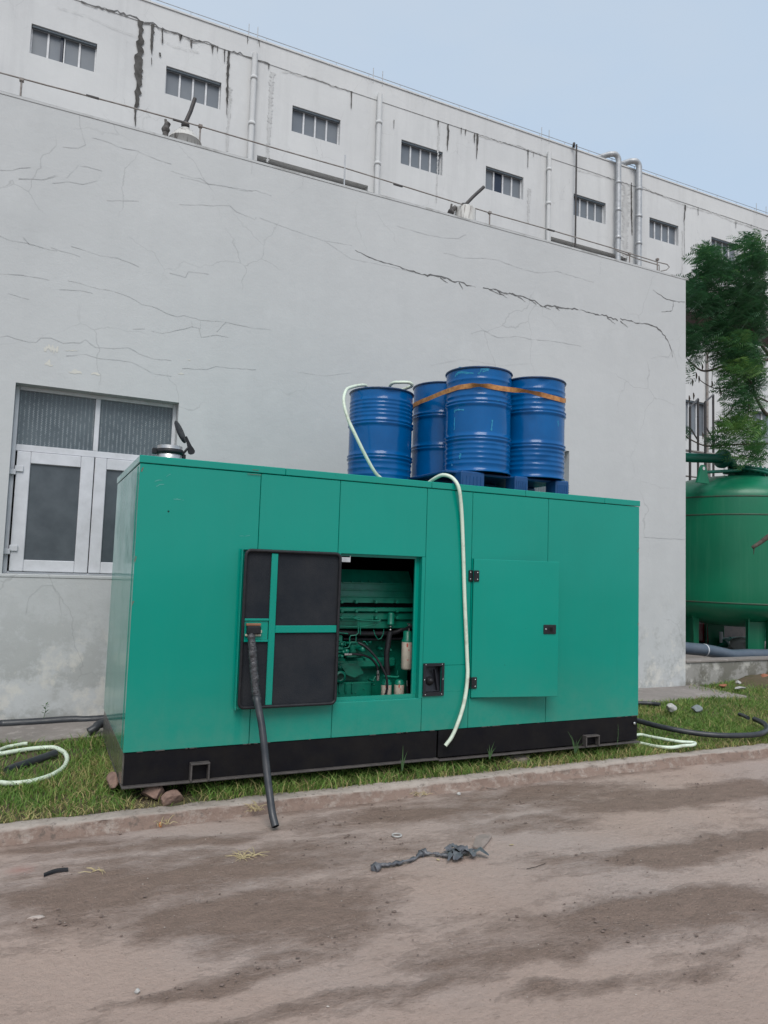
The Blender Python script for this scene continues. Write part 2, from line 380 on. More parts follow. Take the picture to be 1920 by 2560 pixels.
def pattern_glass():
    m, nt, b = newmat('figured_glass'); v = coords(nt)
    s = N(nt, 'ShaderNodeSeparateXYZ'); nt.links.new(v, s.inputs[0])
    zz = mth(nt, 'PINGPONG', mth(nt, 'MULTIPLY', s.outputs[2], 1), .011)
    xx = mth(nt, 'ADD', s.outputs[0], mth(nt, 'MULTIPLY', zz, 1.0))
    f = mth(nt, 'FRACT', mth(nt, 'DIVIDE', xx, .037))
    d = mth(nt, 'ABSOLUTE', mth(nt, 'SUBTRACT', f, .5))
    r = N(nt, 'ShaderNodeMapRange'); r.inputs['From Min'].default_value = .17; r.inputs['From Max'].default_value = .05; nt.links.new(d, r.inputs[0])
    pat = mth(nt, 'MULTIPLY', r.outputs[0], noise(nt, v, 26, 3, .6, .36, .56), True)
    base = mixc(nt, noise(nt, v, 2, 3, .5, .3, .7), (.062, .082, .095), (.105, .13, .145))
    nt.links.new(mixc(nt, mth(nt, 'MULTIPLY', pat, .6), base, (.30, .34, .36)), b.inputs['Base Color'])
    b.inputs['Roughness'].default_value = .3
    bump(nt, b, pat, .003, .5); return m
FIGGLASS = pattern_glass()
def leaf_mat(name, cols, rough=.5, trans=.25):
    """per-leaf colour from a random attribute"""
    m, nt, b = newmat(name)
    a = N(nt, 'ShaderNodeAttribute', attribute_name='tone'); cr = N(nt, 'ShaderNodeValToRGB')
    e = cr.color_ramp.elements
    for i, (p, c) in enumerate(cols):
        x = e[i] if i < 2 else e.new(p)
        x.position = p; x.color = (*c, 1)
    nt.links.new(a.outputs['Fac'], cr.inputs[0]); nt.links.new(cr.outputs[0], b.inputs['Base Color'])
    b.inputs['Roughness'].default_value = rough; b.inputs['Specular IOR Level'].default_value = .3
    tr = N(nt, 'ShaderNodeBsdfTranslucent'); nt.links.new(cr.outputs[0], tr.inputs[0])
    mx = N(nt, 'ShaderNodeMixShader'); mx.inputs[0].default_value = trans
    nt.links.new(b.outputs[0], mx.inputs[1]); nt.links.new(tr.outputs[0], mx.inputs[2])
    nt.links.new(mx.outputs[0], nt.nodes['Material Output'].inputs[0]); return m
GRASS = leaf_mat('grass_blades', [(0, (.07, .15, .03)), (.45, (.15, .27, .05)), (.72, (.26, .36, .09)), (.86, (.36, .31, .13)), (1, (.5, .40, .2))], .6)
LEAF = leaf_mat('leaflets', [(0, (.018, .06, .03)), (.45, (.042, .125, .048)), (.8, (.10, .23, .06)), (1, (.22, .36, .1))], .5, .35)

# ------------------------------------------------------------------ ground
def fbm(x, y, f, seed, octv=4):
    """cheap value noise with numpy"""
    o = np.zeros_like(x); a = 1; tot = 0
    rg = np.random.default_rng(seed)
    for k in range(octv):
        T = rg.random((256, 256)); X = x*f+37.7*k; Y = y*f+11.3*k
        xi = np.floor(X).astype(int); yi = np.floor(Y).astype(int); fx = X-xi; fy = Y-yi
        fx = fx*fx*(3-2*fx); fy = fy*fy*(3-2*fy)
        g = lambda i, j: T[(xi+i) % 256, (yi+j) % 256]
        o += a*((g(0,0)*(1-fx)+g(1,0)*fx)*(1-fy)+(g(0,1)*(1-fx)+g(1,1)*fx)*fy); tot += a
        a *= .5; f *= 2.03
    return o/tot
KY1, KY0, KZ = -.11, -.25, .078             # kerb back edge, front edge, top
def kerb_off(x): return .012*np.sin(x*.9)+.02*(fbm(x, x*0+3, .8, 5, 3)-.5)
def ground_z(x, y):
    """soil level behind the kerb"""
    x = np.asarray(x, float); y = np.asarray(y, float)
    t = np.clip((y-KY1)/(1.7), 0, 1)
    z = .062+(.172-.062)*t
    z = z+np.clip((x-7.3)/2.2, 0, 1)*.07*np.clip((y-.8)/1.3, 0, 1)
    return z+.02*(fbm(x, y, 1.7, 9)-.5)
def grid_mesh(name, xs, ys, zf, m, attrs=None):
    X, Y = np.meshgrid(xs, ys); x = X.ravel(); y = Y.ravel(); z = zf(x, y)
    nx, ny = len(xs), len(ys); me = bpy.data.meshes.new(name)
    i = (np.arange(ny-1)[:, None]*nx+np.arange(nx-1)[None]).ravel()
    F = np.stack([i, i+1, i+nx+1, i+nx], 1)
    me.vertices.add(len(x)); me.vertices.foreach_set('co', np.stack([x, y, z], 1).ravel().astype(np.float32))
    me.loops.add(F.size); me.loops.foreach_set('vertex_index', F.ravel().astype(np.int32))
    me.polygons.add(len(F)); me.polygons.foreach_set('loop_start', (np.arange(len(F))*4).astype(np.int32))
    me.polygons.foreach_set('use_smooth', np.ones(len(F), bool))
    me.update(calc_edges=True); me.validate()
    for k, fn in (attrs or {}).items():
        a = me.attributes.new(k, 'FLOAT', 'POINT'); a.data.foreach_set('value', fn(x, y).astype(np.float32))
    me.materials.append(m); o = bpy.data.objects.new(name, me); COL.objects.link(o); return o

def blob(x, y, cx, cy, rx, ry, ang=0):
    c, s = math.cos(ang), math.sin(ang); dx = x-cx; dy = y-cy
    u = (dx*c+dy*s)/rx; v = (-dx*s+dy*c)/ry
    return np.clip(1.35-np.sqrt(u*u+v*v), 0, 1)
def gp(x, y):
    p = cF(x, y, Z=0); return p.x, p.y
# (F-pixel centre, half-lengths in metres, strength) of the brown dirt patches lying on the pale hard road
PATCH = [((250, 1925), .62, .3, 1.0), ((560, 1960), .5, .17, .9), ((640, 1930), .5, .12, .6), ((330, 1830), .6, .08, .7), ((880, 1765), .75, .18, .9),
         ((1150, 1720), .9, .2, 1.0), ((1480, 1720), 1.0, .16, .85), ((1100, 1790), .5, .12, .8), ((700, 1860), .6, .2, .7), ((620, 2010), .42, .12, .9),
         ((480, 2110), .3, .05, .8), ((560, 2080), .3, .05, .7), ((1500, 1840), .9, .14, .85), ((1450, 1985), 1.0, .17, 1.0), ((1180, 2060), .5, .10, .95), ((1240, 2145), .3, .05, .8), ((1500, 2110), .25, .05, .6),
         ((950, 2140), .5, .05, .6), ((640, 2180), .4, .05, .7), ((1300, 2060), .5, .06, .5), ((100, 1750+85), .4, .06, .6), ((1600, 2050), .5, .05, .5), ((60, 2010), .1, .08, .5)]
def dirt(x, y):
    d = np.zeros_like(x)
    wx = x+.45*(fbm(x*.8, y*1.6, 1.1, 21)-.5)+.30*(fbm(x, y*1.5, 4, 23)-.5); wy = y+.22*(fbm(x*.7, y*1.6, 1.5, 22)-.5)+.16*(fbm(x, y, 5, 24)-.5)
    for (c, rx, ry, k) in PATCH:
        px, py = gp(*c); d = np.maximum(d, k*blob(wx, wy, px, py, rx*1.15, ry*1.25, -.06))
    a = -.10; u = x*math.cos(a)+y*math.sin(a); v = -x*math.sin(a)+y*math.cos(a)
    streaks = fbm(u*.35, v*2.0, 1.6, 31, 6)*.6+fbm(u*.5, v*1.4, 3.3, 33, 5)*.4
    far = .2+.9*np.clip((streaks-.38)/.3, 0, 1)*.6
    near = (np.abs(x-2) < 5) & (y > -4.2)
    m = d*.72+1.1*np.clip((streaks-.43)/.22, 0, 1)*(.14+.55*d)
    band = np.clip(1-np.abs(y+1.35)/.95, 0, 1)                 # the dirtier lane of the road
    m = m+.22*band*np.clip((streaks-.40)/.2, 0, 1)
    d = np.where(near, m, far)
    d = np.maximum(d, .62*np.clip(1-(KY0-.02-y)/.12, 0, 1)*np.clip((fbm(x, y, 2.5, 41)-.38)/.15, 0, 1))
    return np.clip(d, 0, 1)
def brickdust(x, y):
    px, py = gp(45, 1880); return .55*np.clip(blob(x, y, px, py, .07, .07)*1.2-.2, 0, 1)*fbm(x, y, 30, 51)*1.6
t0, t1 = Vector((*gp(430, 1985), 0)), Vector((*gp(720, 1925), 0))
def road_z(x, y):
    d = dirt(x, y)
    z = .010*(fbm(x, y, 1.2, 61)-.5)+.012*d*(fbm(x, y, 9, 62, 5)-.3)+.004*fbm(x, y, 30, 63, 2)
    # one tyre print with a chevron tread
    T = (t1-t0).normalized(); dx = x-t0.x; dy = y-t0.y; u = dx*T.x+dy*T.y; v = -dx*T.y+dy*T.x
    on = (u > 0) & (u < (t1-t0).length*1.5) & (np.abs(v) < .055)
    tread = (np.sin((u+np.abs(v)*.9)*2*PI/.05) > 0)*.006-.004
    z = z+np.where(on, tread, 0)
    return z-.004
def lin(a, b, s): return np.arange(a, b+s/2, s)
xs = np.concatenate([[-150, -60, -25, -10, -5], lin(-2.6, 7.0, .028), lin(7.15, 14, .15), [16, 20, 30, 60, 150]])
ys = np.concatenate([[-200, -80, -40, -20, -10, -6.5], lin(-5, -3.4, .1), lin(-3.3, -.28, .022), [-.25, -.20]])
struct(grid_mesh('road', xs, ys, road_z, ROAD, {'dirt': dirt, 'brick': brickdust}), 'dusty pale concrete road streaked with brown dirt')
xs = np.concatenate([[-150, -60, -25, -10], lin(-4, 12, .08), [13, 15, 20, 40, 150]])
ys = np.concatenate([lin(-.16, 2.6, .08), [3, 4, 6, 10, 40, 200]])
struct(grid_mesh('soil', xs, ys, ground_z, SOIL, {}), 'brown soil of the verge behind the kerb')
struct(MB().box((-150, -200, -.9), (150, 200, -.5)).build('ground', SOIL))

# kerb: one long worn concrete upstand
kb = MB(); kx = np.concatenate([[-60, -20, -8, -5], lin(-3.5, 12, .03), [14, 20, 60]])
prof = [(KY1+.005, .0, 0), (KY1, KZ-.004, 0), (KY1-.02, KZ, 0), (KY0+.03, KZ+.002, 0), (KY0+.008, KZ-.001, .1), (KY0, KZ-.012, .8), (KY0-.004, KZ-.045, 1), (KY0-.016, .015, 1), (KY0-.03, -.03, 1)]
vs = []; dv = []
n1 = fbm(kx, kx*0, 2.2, 71, 5); n2 = fbm(kx, kx*0+5, 6, 72, 5)
chip = (fbm(kx, kx*0+9, 1.1, 73, 3) > .6)
for i, x in enumerate(kx):
    for j, (y, z, d) in enumerate(prof):
        a = fbm(np.array([x]), np.array([y*3+z*4]), 9, 74+j, 3)[0]-.5
        yy = y+.02*math.sin(x*.55)+(.035*(n1[i]-.5)+.032*a if j > 1 else 0); zz = z+(.010*(n2[i]-.5)+.018*a if 1 <= j < 8 else 0)
        if 4 <= j <= 6 and chip[i]: zz -= .014; yy += .012
        vs.append((x, yy, zz)); dv.append(d)
nP = len(prof)
kb.add(vs, [(i*nP+j, (i+1)*nP+j, (i+1)*nP+j+1, i*nP+j+1) for i in range(len(kx)-1) for j in range(nP-1)], True)
ko = kb.build('kerb', KERB, fix=False); struct(ko, 'low worn concrete kerb between the verge and the road')
a = ko.data.attributes.new('dirt', 'FLOAT', 'POINT'); a.data.foreach_set('value', dv)

# concrete apron along the foot of the annex
ap = MB(); axs = np.concatenate([lin(-6, 7.6, .1)]); vs = []
for x in axs:
    e = 1.55+.16*(fbm(np.array([x]), np.array([0.]), 1.6, 81)[0]-.5)*2+(.25*max(0, x-5)/2 if x > 5 else 0)*0
    zt = ground_z(x, 1.75)+.008
    vs += [(x, e-.03, zt-.06), (x, e, zt), (x, 2.3, zt+.012)]
ap.add(vs, [(i*3+j, (i+1)*3+j, (i+1)*3+j+1, i*3+j+1) for i in range(len(axs)-1) for j in range(2)])
struct(ap.build('concrete_apron', APRON, fix=False), 'cracked dirty concrete strip along the foot of the grey wall')

# ------------------------------------------------------------------ grass
def blades(name, P, H, W, tone, mat_, lean=.6, seg=3):
    n = len(P); ang = rng.random(n)*2*PI; la = rng.random(n)*2*PI; L = H*lean*(.3+rng.random(n))
    side = np.stack([np.cos(ang), np.sin(ang), np.zeros(n)], 1); ld = np.stack([np.cos(la), np.sin(la), np.zeros(n)], 1)
    V = []
    for k, (t, w_) in enumerate(((0, 1), (.5, .8), (1, 0))):
        c = P+np.array([0, 0, 1])*(H*t*(1-.25*t))[:, None]+ld*(L*t*t)[:, None]
        if w_ > 0: V += [c-side*(W*w_/2)[:, None], c+side*(W*w_/2)[:, None]]
        else: V += [c]
    V = np.stack(V, 1); co = V.reshape(-1, 3); b = (np.arange(n)*5)[:, None]
    loops = np.concatenate([b+np.array([0, 1, 3, 2]), b+np.array([2, 3, 4])], 1).ravel()
    starts = (np.arange(n)[:, None]*7+np.array([0, 4])).ravel()
    me = bpy.data.meshes.new(name)
    me.vertices.add(len(co)); me.vertices.foreach_set('co', co.ravel().astype(np.float32))
    me.loops.add(len(loops)); me.loops.foreach_set('vertex_index', loops.astype(np.int32))
    me.polygons.add(len(starts)); me.polygons.foreach_set('loop_start', starts.astype(np.int32))
    me.update(calc_edges=True); me.validate()
    a = me.attributes.new('tone', 'FLOAT', 'POINT'); a.data.foreach_set('value', np.repeat(tone, 5).astype(np.float32))
    me.materials.append(mat_); o = bpy.data.objects.new(name, me); COL.objects.link(o); return o
def scatter(n, x0, x1, y0, y1): return x0+rng.random(n)*(x1-x0), y0+rng.random(n)*(y1-y0)
def grass_field():
    x, y = scatter(250000, -3.0, 11.5, KY1-.02, 2.25)
    d = fbm(x, y, 2.2, 91); d2 = fbm(x, y, 6, 92)
    apr = 1.5+.16*(fbm(x, y*0, 1.6, 81)-.5)*2
    keep = (d*.6+d2*.4+.12 > rng.random(len(x))*.95)
    keep &= ~((y > apr+.08*(rng.random(len(x))-.2)) & (x < 7.3+.6*rng.random(len(x))))
    keep &= ~((x > .12) & (x < 4.3) & (y > .22))
    keep &= ~((x > .08) & (x < .46) & (y < .2) & (rng.random(len(x)) < .9))
    # worn bare ground: right of the set, and the loop at the left
    bare = blob(x, y, 4.8, .75, .35, .3)+blob(x, y, 8.6, 1.9, .9, .3)+.8*blob(x, y, -.75, 1.1, .5, .22)+blob(x, y, -.3, 1.55, .5, .12)
    keep &= (rng.random(len(x)) > bare*.9)
    x, y = x[keep], y[keep]; d = d[keep]; d2 = d2[keep]
    n = len(x); z = ground_z(x, y)-.004
    near = np.clip(1-(y-KY1)/.35, 0, 1); under = near*((x > .3) & (x < 4.4))
    H = (.030+.055*rng.random(n)**1.5+.05*np.clip((d-.4)*3, 0, 1)*rng.random(n)+.055*under*rng.random(n))*(1+.25*(y < .8))
    # lusher clump beside the left end of the base
    H += .09*np.clip(blob(x, y, -.02, 1.25, .25, .3)+blob(x, y, .05, .5, .2, .3)*.5, 0, 1)*rng.random(n)
    W = .0035+.0045*rng.random(n)
    tone = np.clip(.05+.6*rng.random(n)*(.5+d)+.0*d2, 0, .7)
    dry = rng.random(n) < (.14+.30*np.clip(1-(y-KY1)/.14, 0, 1)*(1-under*.5)+.3*(fbm(x, y, 1.6, 95) > .56))
    tone = np.where(dry, .75+.25*rng.random(n), tone)
    return blades('grass', np.stack([x, y, z], 1), H, W, tone, GRASS, .9)
g = grass_field(); g['kind'] = 'stuff'; tag(g, 'green grass with dry straw on the verge behind the kerb', 'grass')
# dead mown litter on the kerb line
x, y = scatter(5200, -2.5, 8, KY1-.03, .12); n = len(x)
near = (x < .3) | (rng.random(n) < .25); x, y = x[near], y[near]; n = len(x)
z = np.where(y < KY1, KZ+.004, ground_z(x, y)+.012)
o = blades('straw_litter', np.stack([x, y, z], 1), .012+.02*rng.random(n), .003+.003*rng.random(n), .78+.22*rng.random(n), GRASS, 3.0)
o['kind'] = 'stuff'; tag(o, 'pale dead grass lying along the back edge of the kerb', 'dry grass')

# loose grit and crumbs on the road
def rocklet(mb, c, r, sq=.6, n=6):
    vs = []; 
    for (a, b) in ((0, 1),): pass
    base = [(1,0,0),(0,1,0),(-1,0,0),(0,-1,0),(0,0,1),(0,0,-1)]
    q = random.random()*PI; cs, sn = math.cos(q), math.sin(q)
    for b in base:
        k = r*random.uniform(.6, 1.25)
        vs.append((c[0]+(b[0]*cs-b[1]*sn)*k*1.2, c[1]+(b[0]*sn+b[1]*cs)*k, c[2]+b[2]*k*sq))
    mb.add(vs, [(0,1,4),(1,2,4),(2,3,4),(3,0,4),(1,0,5),(2,1,5),(3,2,5),(0,3,5)])
gm = MB(); gm2 = MB()
x, y = scatter(4200, -2.2, 6.5, -3.6, -.28); dd = dirt(x, y)
for i in range(len(x)):
    if random.random() < .3+.7*dd[i]:
        r = .0018+.0045*random.random()**4
        rocklet(gm if random.random() < .72 else gm2, (x[i], y[i], .002), r)
x, y = scatter(9000, -2.2, 6.5, -3.6, -.28); dd = dirt(x, y); cl = fbm(x, y*1.8, 3, 121)
for i in range(len(x)):
    if dd[i] > .3 and cl[i] > .55 and random.random() < .6: rocklet(gm, (x[i], y[i], .003+.006*dd[i]), .004+.008*random.random()**3, .5)
o = gm.build('dirt_crumbs', simple('crumb', (.2, .145, .12), (.12, .09, .075), rough=.95, sc=30), fix=False); o['kind'] = 'stuff'; tag(o, 'small brown crumbs of soil scattered on the road', 'dirt')
o = gm2.build('grit', simple('grit', (.48, .43, .38), (.3, .26, .23), rough=.9, sc=30), fix=False); o['kind'] = 'stuff'; tag(o, 'pale grit scattered over the dusty road', 'gravel')

# ------------------------------------------------------------------ walls with holes
def wall_grid(mb, x0, x1, z0, z1, holes, yf, yb):
    """slab x0..x1, z0..z1 between yf (front) and yb (back) with rectangular holes (hx0,hx1,hz0,hz1)"""
    X = sorted({x0, x1, *[h[0] for h in holes], *[h[1] for h in holes]}); Z = sorted({z0, z1, *[h[2] for h in holes], *[h[3] for h in holes]})
    inh = lambda x, z: any(h[0] < x < h[1] and h[2] < z < h[3] for h in holes)
    for i in range(len(X)-1):
        for j in range(len(Z)-1):
            if inh((X[i]+X[i+1])/2, (Z[j]+Z[j+1])/2): continue
            a, b, c, d = X[i], X[i+1], Z[j], Z[j+1]
            mb.quad((a, yf, c), (b, yf, c), (b, yf, d), (a, yf, d)); mb.quad((a, yb, c), (a, yb, d), (b, yb, d), (b, yb, c))
    for h in holes:
        a, b, c, d = h
        mb.quad((a, yf, c), (a, yf, d), (a, yb, d), (a, yb, c)); mb.quad((b, yf, c), (b, yb, c), (b, yb, d), (b, yf, d))
        mb.quad((a, yf, c), (a, yb, c), (b, yb, c), (b, yf, c)); mb.quad((a, yf, d), (b, yf, d), (b, yb, d), (a, yb, d))
    mb.quad((x0, yf, z0), (x0, yf, z1), (x0, yb, z1), (x0, yb, z0)); mb.quad((x1, yf, z0), (x1, yb, z0), (x1, yb, z1), (x1, yf, z1))
    mb.quad((x0, yf, z1), (x1, yf, z1), (x1, yb, z1), (x0, yb, z1)); mb.quad((x0, yf, z0), (x0, yb, z0), (x1, yb, z0), (x1, yf, z0))
    return mb
def jag(pts, wid, Y, off=.002, step=.06, jit=.4, seed=0, wj=.5):
    """ragged ribbon lying on the plane y=Y, through wall points (x,z), widths wid"""
    rd = random.Random(seed); P = [Vector((p.x, p.z)) for p in pts]; out = []
    ws = wid if hasattr(wid, '__len__') else [wid]*len(P)
    for i in range(len(P)-1):
        n = max(1, int((P[i+1]-P[i]).length/step))
        for k in range(n):
            t = k/n; out.append((P[i].lerp(P[i+1], t), ws[i]*(1-t)+ws[i+1]*t))
    out.append((P[-1], ws[-1])); mb = MB(); vs = []
    for i, (p, w_) in enumerate(out):
        a = out[max(0, i-1)][0]; b = out[min(len(out)-1, i+1)][0]; d = (b-a).normalized() if (b-a).length > 1e-9 else Vector((1, 0)); nn = Vector((-d.y, d.x))
        p = p+nn*rd.uniform(-1, 1)*jit*w_*1.2
        w1, w2 = w_*(.5+rd.uniform(-wj, wj)*.6), w_*(.5+rd.uniform(-wj, wj)*.6)
        for q in (p-nn*w1, p+nn*w2): vs.append((q.x, Y-off, q.y))
    return mb.add(vs, [(2*i, 2*i+1, 2*i+3, 2*i+2) for i in range(len(out)-1)])

# ------------------------------------------------------------------ annex building (grey wall right behind the set)
WY, WX, WT = 2.27, 7.45, 5.867
annex = thing('annex_building', 'low flat-roofed grey plastered building with cracked wall behind the green generator', 'building', (2, WY, .19))
wins = [(-.85, .59, 1.482, 3.2), (3.98, 5.425, 1.482, 3.2)]
mb = MB(); wall_grid(mb, -14, WX, -.2, WT, wins, WY, WY+.25)
mb.build('wall', WALL_A, annex, fix=False)
mb = MB().box((WX-.25, WY+.251, -.2), (WX-.002, 9.0, WT-.003)); mb.box((-14, 8.75, -.2), (WX-.26, 9.0, WT-.003)); mb.build('side_wall', WALL_A, annex)
MB().box((-14, WY+.252, WT-.22), (WX-.252, 8.748, WT-.05)).build('roof', CONC, annex)
# thin cap line along the roof edge, slightly crooked
mb = MB(); vs = []; cx = lin(-14, WX+.015, .25)
zc = .012*(fbm(cx, cx*0, .9, 101)-.5)-.004
for i, x in enumerate(cx): vs += [(x, WY-.005, WT+zc[i]-.02), (x, WY-.005, WT+zc[i]+.003), (x, WY+.27, WT+zc[i]+.004)]
mb.add(vs, [(3*i+j, 3*i+3+j, 3*i+4+j, 3*i+1+j) for i in range(len(cx)-1) for j in range(2)])
mb.build('roof_edge', simple('weathered_edge', (.47, .48, .48), (.25, .25, .24), rough=.9, sc=2.2, lo=.5, hi=.65), annex, fix=False)

def annex_window(x0, x1, z0, z1, detail=True):
    y = WY+.12; f = MB(); zt = 2.60
    fr = lambda a, b, c, d, ya=y, yb=y+.06: f.box((a, ya, c), (b, yb, d), .004)
    fr(x0, x0+.035, z0, z1); fr(x1-.035, x1, z0, z1); fr(x0+.036, x1-.036, z1-.035, z1); fr(x0+.036, x1-.036, z0, z0+.02)
    fr(x0+.036, x1-.036, zt, zt+.06); xm = (x0+x1)/2-.01; fr(xm-.022, xm+.022, zt+.061, z1-.036)
    fr(x0+.05, x0+.058, z0+.02, zt, y-.01, y-.002)
    fo = f.build('window_frame', ALU, annex)
    for a, b in ((x0+.036, xm-.022), (xm+.022, x1-.036)):
        MB().box((a, y+.022, zt+.061), (b, y+.03, z1-.036)).build('figured_pane', FIGGLASS, fo)
    for k, (a, b) in enumerate(((x0+.05, xm-.004), (xm+.004, x1-.04))):
        s = MB(); yy = y-.018; ze = zt-.004; zb = z0+.022
        w1 = .115 if k == 0 else .105
        s.box((a, yy, zb), (a+w1, yy+.045, ze), .005); s.box((b-w1, yy, zb), (b, yy+.045, ze), .005)
        s.box((a+w1+.001, yy, ze-.105), (b-w1-.001, yy+.045, ze), .005); s.box((a+w1+.001, yy, zb), (b-w1-.001, yy+.045, zb+.105), .005)
        so = s.build('casement', ALU, annex)
        MB().box((a+w1-.01, yy+.02, zb+.1), (b-w1+.01, yy+.028, ze-.1)).build('pane', GLASSD, so)
        if k == 0:
            for hz in (zb+.15, ze-.22):
                h = MB(); h.box((x0-.002, yy-.022, hz), (x0+.05, yy-.001, hz+.05), .004); h.box((x0+.04, yy-.016, hz+.03), (x0+.11, yy-.001, hz+.085), .004)
                h.build('hinge', ALU, so)
    MB().box((x0-.03, WY-.006, z0-.03), (x1+.03, WY+.11, z0-.002), .004).build('window_sill', WALL_A, annex)
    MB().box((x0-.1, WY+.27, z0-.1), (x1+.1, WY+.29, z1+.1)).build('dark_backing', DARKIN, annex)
for q in wins: annex_window(*q)

c2 = crop(900, 300, .6148); c1 = crop(0, 0, .5787); c7 = crop(1560, 560, .27129); cW = crop(0, 400, .38577)
W = lambda f, l: [f(a, b, Y=WY) for a, b in l]
cracks = [
 (W(c2, [(-20,530),(60,568),(150,595),(240,625),(330,640),(410,662),(470,682)]), [.006,.008,.01,.014,.018,.018,.01], CRACK),
 (W(c2, [(500,680),(560,695),(600,703),(660,718),(710,735),(745,760),(762,752),(800,765),(880,768),(940,783),(1010,800),(1048,815)]), [.01,.02,.018,.012,.014,.012,.016,.024,.012,.014,.018,.012], CRACK),
 (W(c2, [(1058,808),(1130,825),(1190,835),(1220,855),(1250,895),(1265,930),(1272,965)]), [.012,.014,.012,.018,.012,.009,.006], CRACK),
 (W(c2, [(1190,690),(1240,725),(1280,738),(1320,740)]), [.003,.009,.009,.006], CRACK),
 (W(c2, [(1275,735),(1270,775),(1225,780)]), [.008,.008,.006], CRACK),
 (W(c7, [(440,1160),(410,1230),(340,1215),(250,1240)]), [.008,.008,.005,.003], CRACKF),
 (W(c7, [(450,1165),(480,1260),(500,1350)]), [.006,.004,.003], CRACKF),
 (W(c2, [(150,430),(250,460),(300,472),(350,480),(400,482),(430,465)]), .008, CRACKF),
 (W(c2, [(340,540),(420,560),(500,562),(560,570),(640,600),(720,622),(800,615),(950,660)]), .007, CRACKF),
 (W(c2, [(450,870),(500,855),(560,885),(640,880),(700,892),(740,895),(820,905),(900,920)]), .009, CRACKF),
 (W(c1, [(270,635),(340,640),(370,625),(345,540),(345,490)]), .007, CRACKF),
 (W(c1, [(400,595),(440,605),(480,618),(510,635),(590,650),(680,690),(740,710)]), .008, CRACKF),
 (W(c1, [(0,735),(50,735),(85,725),(132,724)]), .009, CRACKF),
 (W(c1, [(80,770),(130,772),(190,775),(250,760)]), .007, CRACKF),
 (W(c1, [(780,765),(850,780),(900,795),(1000,810),(1090,825)]), .006, CRACKF),
 (W(c1, [(1085,690),(1090,720),(1085,750)]), .005, CRACKF),
 *[(W(cW, l), .0075, CRACKF) for l in [[(-40,475),(0,492),(60,518),(180,543),(280,570),(370,590)],[(150,500),(190,545),(280,568)],[(330,565),(400,590),(460,605),(520,625)],[(460,560),(550,585),(650,618),(760,635),(830,660),(900,695)],[(1100,735),(1200,760),(1220,722),(1350,740)],
[(440,780),(520,800),(620,830),(730,850),(840,885),(920,935),(980,945),(1080,993),(1150,1015),(1190,1005),(1300,1038),(1450,1048),(1560,1075),(1659,1092),(1760,1100)],
[(-40,1150),(0,1150),(50,1140),(180,1180),(235,1183),(265,1150),(330,1155),(410,1185),(520,1183),(555,1162),(620,1215),(740,1222),(830,1215),(900,1255),(1000,1288),(1110,1298)],[(430,1270),(555,1258),(640,1285),(850,1308),(1000,1385),(1110,1400)],
[(1300,1038),(1295,1090),(1240,1083),(1100,1115),(1050,1120),(980,1108)],[(1290,1090),(1305,1148),(1400,1132),(1480,1150)],[(1240,1040),(1245,1083)],[(1465,1048),(1405,1115)],[(1110,70),(1210,105),(1300,122),(1355,155),(1450,165),(1580,200),(1659,198),(1760,230)],
[(1160,288),(1380,295),(1490,295),(1530,335),(1650,385),(1660,370)],[(0,738),(140,745),(320,778)],[(510,35),(430,118)],[(520,38),(600,52),(660,70)],[(340,150),(440,142),(540,158),(630,135)],[(120,125),(270,127),(365,98)],[(385,840),(520,848),(600,862)],[(1180,1350),(1340,1357),(1400,1340),(1659,1360)],[(860,1097),(940,1095)],[(690,262),(900,264)],[(50,862),(190,905)]]],
 (W(cF, [(560,470),(640,500),(700,520),(760,530)]), .006, CRACKF),
 (W(cF, [(700,520),(760,560),(840,575),(900,590)]), .005, CRACKF),
 (W(cF, [(55,1330),(62,1290),(90,1265),(112,1265),(128,1290),(132,1330)]), .007, CRACKF),
 (W(cF, [(1390,1160),(1430,1163),(1480,1165)]), .009, CRACKF),
 (W(cF, [(430,1100-20),(480,1085),(560,1102)]), .004, CRACKF),
 (W(cF, [(620,800),(700,812),(760,805)]), .004, CRACKF),
 (W(cF, [(930,790),(1000,775),(1080,790),(1150,785)]), .004, CRACKF),
]
for i, (p, w_, m_) in enumerate(cracks):
    if m_ is CRACK: jag(p, [x*.78 for x in w_], WY, .003, .035, .8, i, .8).build('plaster_crack', m_, annex)
    else: jag(p, (w_*.36 if not hasattr(w_, '__len__') else [x*.45 for x in w_]), WY, .003, .05, 1.2, i, .7).build('plaster_crack', m_, annex)
# secondary splinters along the main crack
rd = random.Random(3)
for (a, b) in ((330,640),(400,660),(560,692),(600,702),(640,712),(560,700),(530,690),(1000,798),(1060,812),(790,762),(740,756),(690,728)):
    p = c2(a+rd.uniform(-8, 8), b+rd.uniform(0, 6), Y=WY); q = c2(a+rd.uniform(18, 45), b+rd.uniform(8, 34), Y=WY)
    jag([p, q], [.011, .003], WY, .004, .03, .5, a).build('plaster_crack', CRACK, annex)
FILL = simple('pale_filler', (.62, .60, .54), (.52, .52, .49), rough=.95, sc=12)
for i, (a, b, c, d, w_) in enumerate(((285,1225,378,1228,.06),(290,1320,340,1335,.05),(420,1236,500,1236,.012),(445,1372,530,1380,.03),(1155,1388,1192,1388,.02),(590,1388,650,1392,.02),(1215,1298,1235,1298,.015))):
    p, m__, q = cW(a, b, Y=WY), cW((a+c)/2, (b+d)/2-4, Y=WY), cW(c, d, Y=WY); jag([p, m__, q], [w_*.4, w_, w_*.5], WY, .002, .012, .15, 500+i, .9).build('filler_patch', FILL, annex)
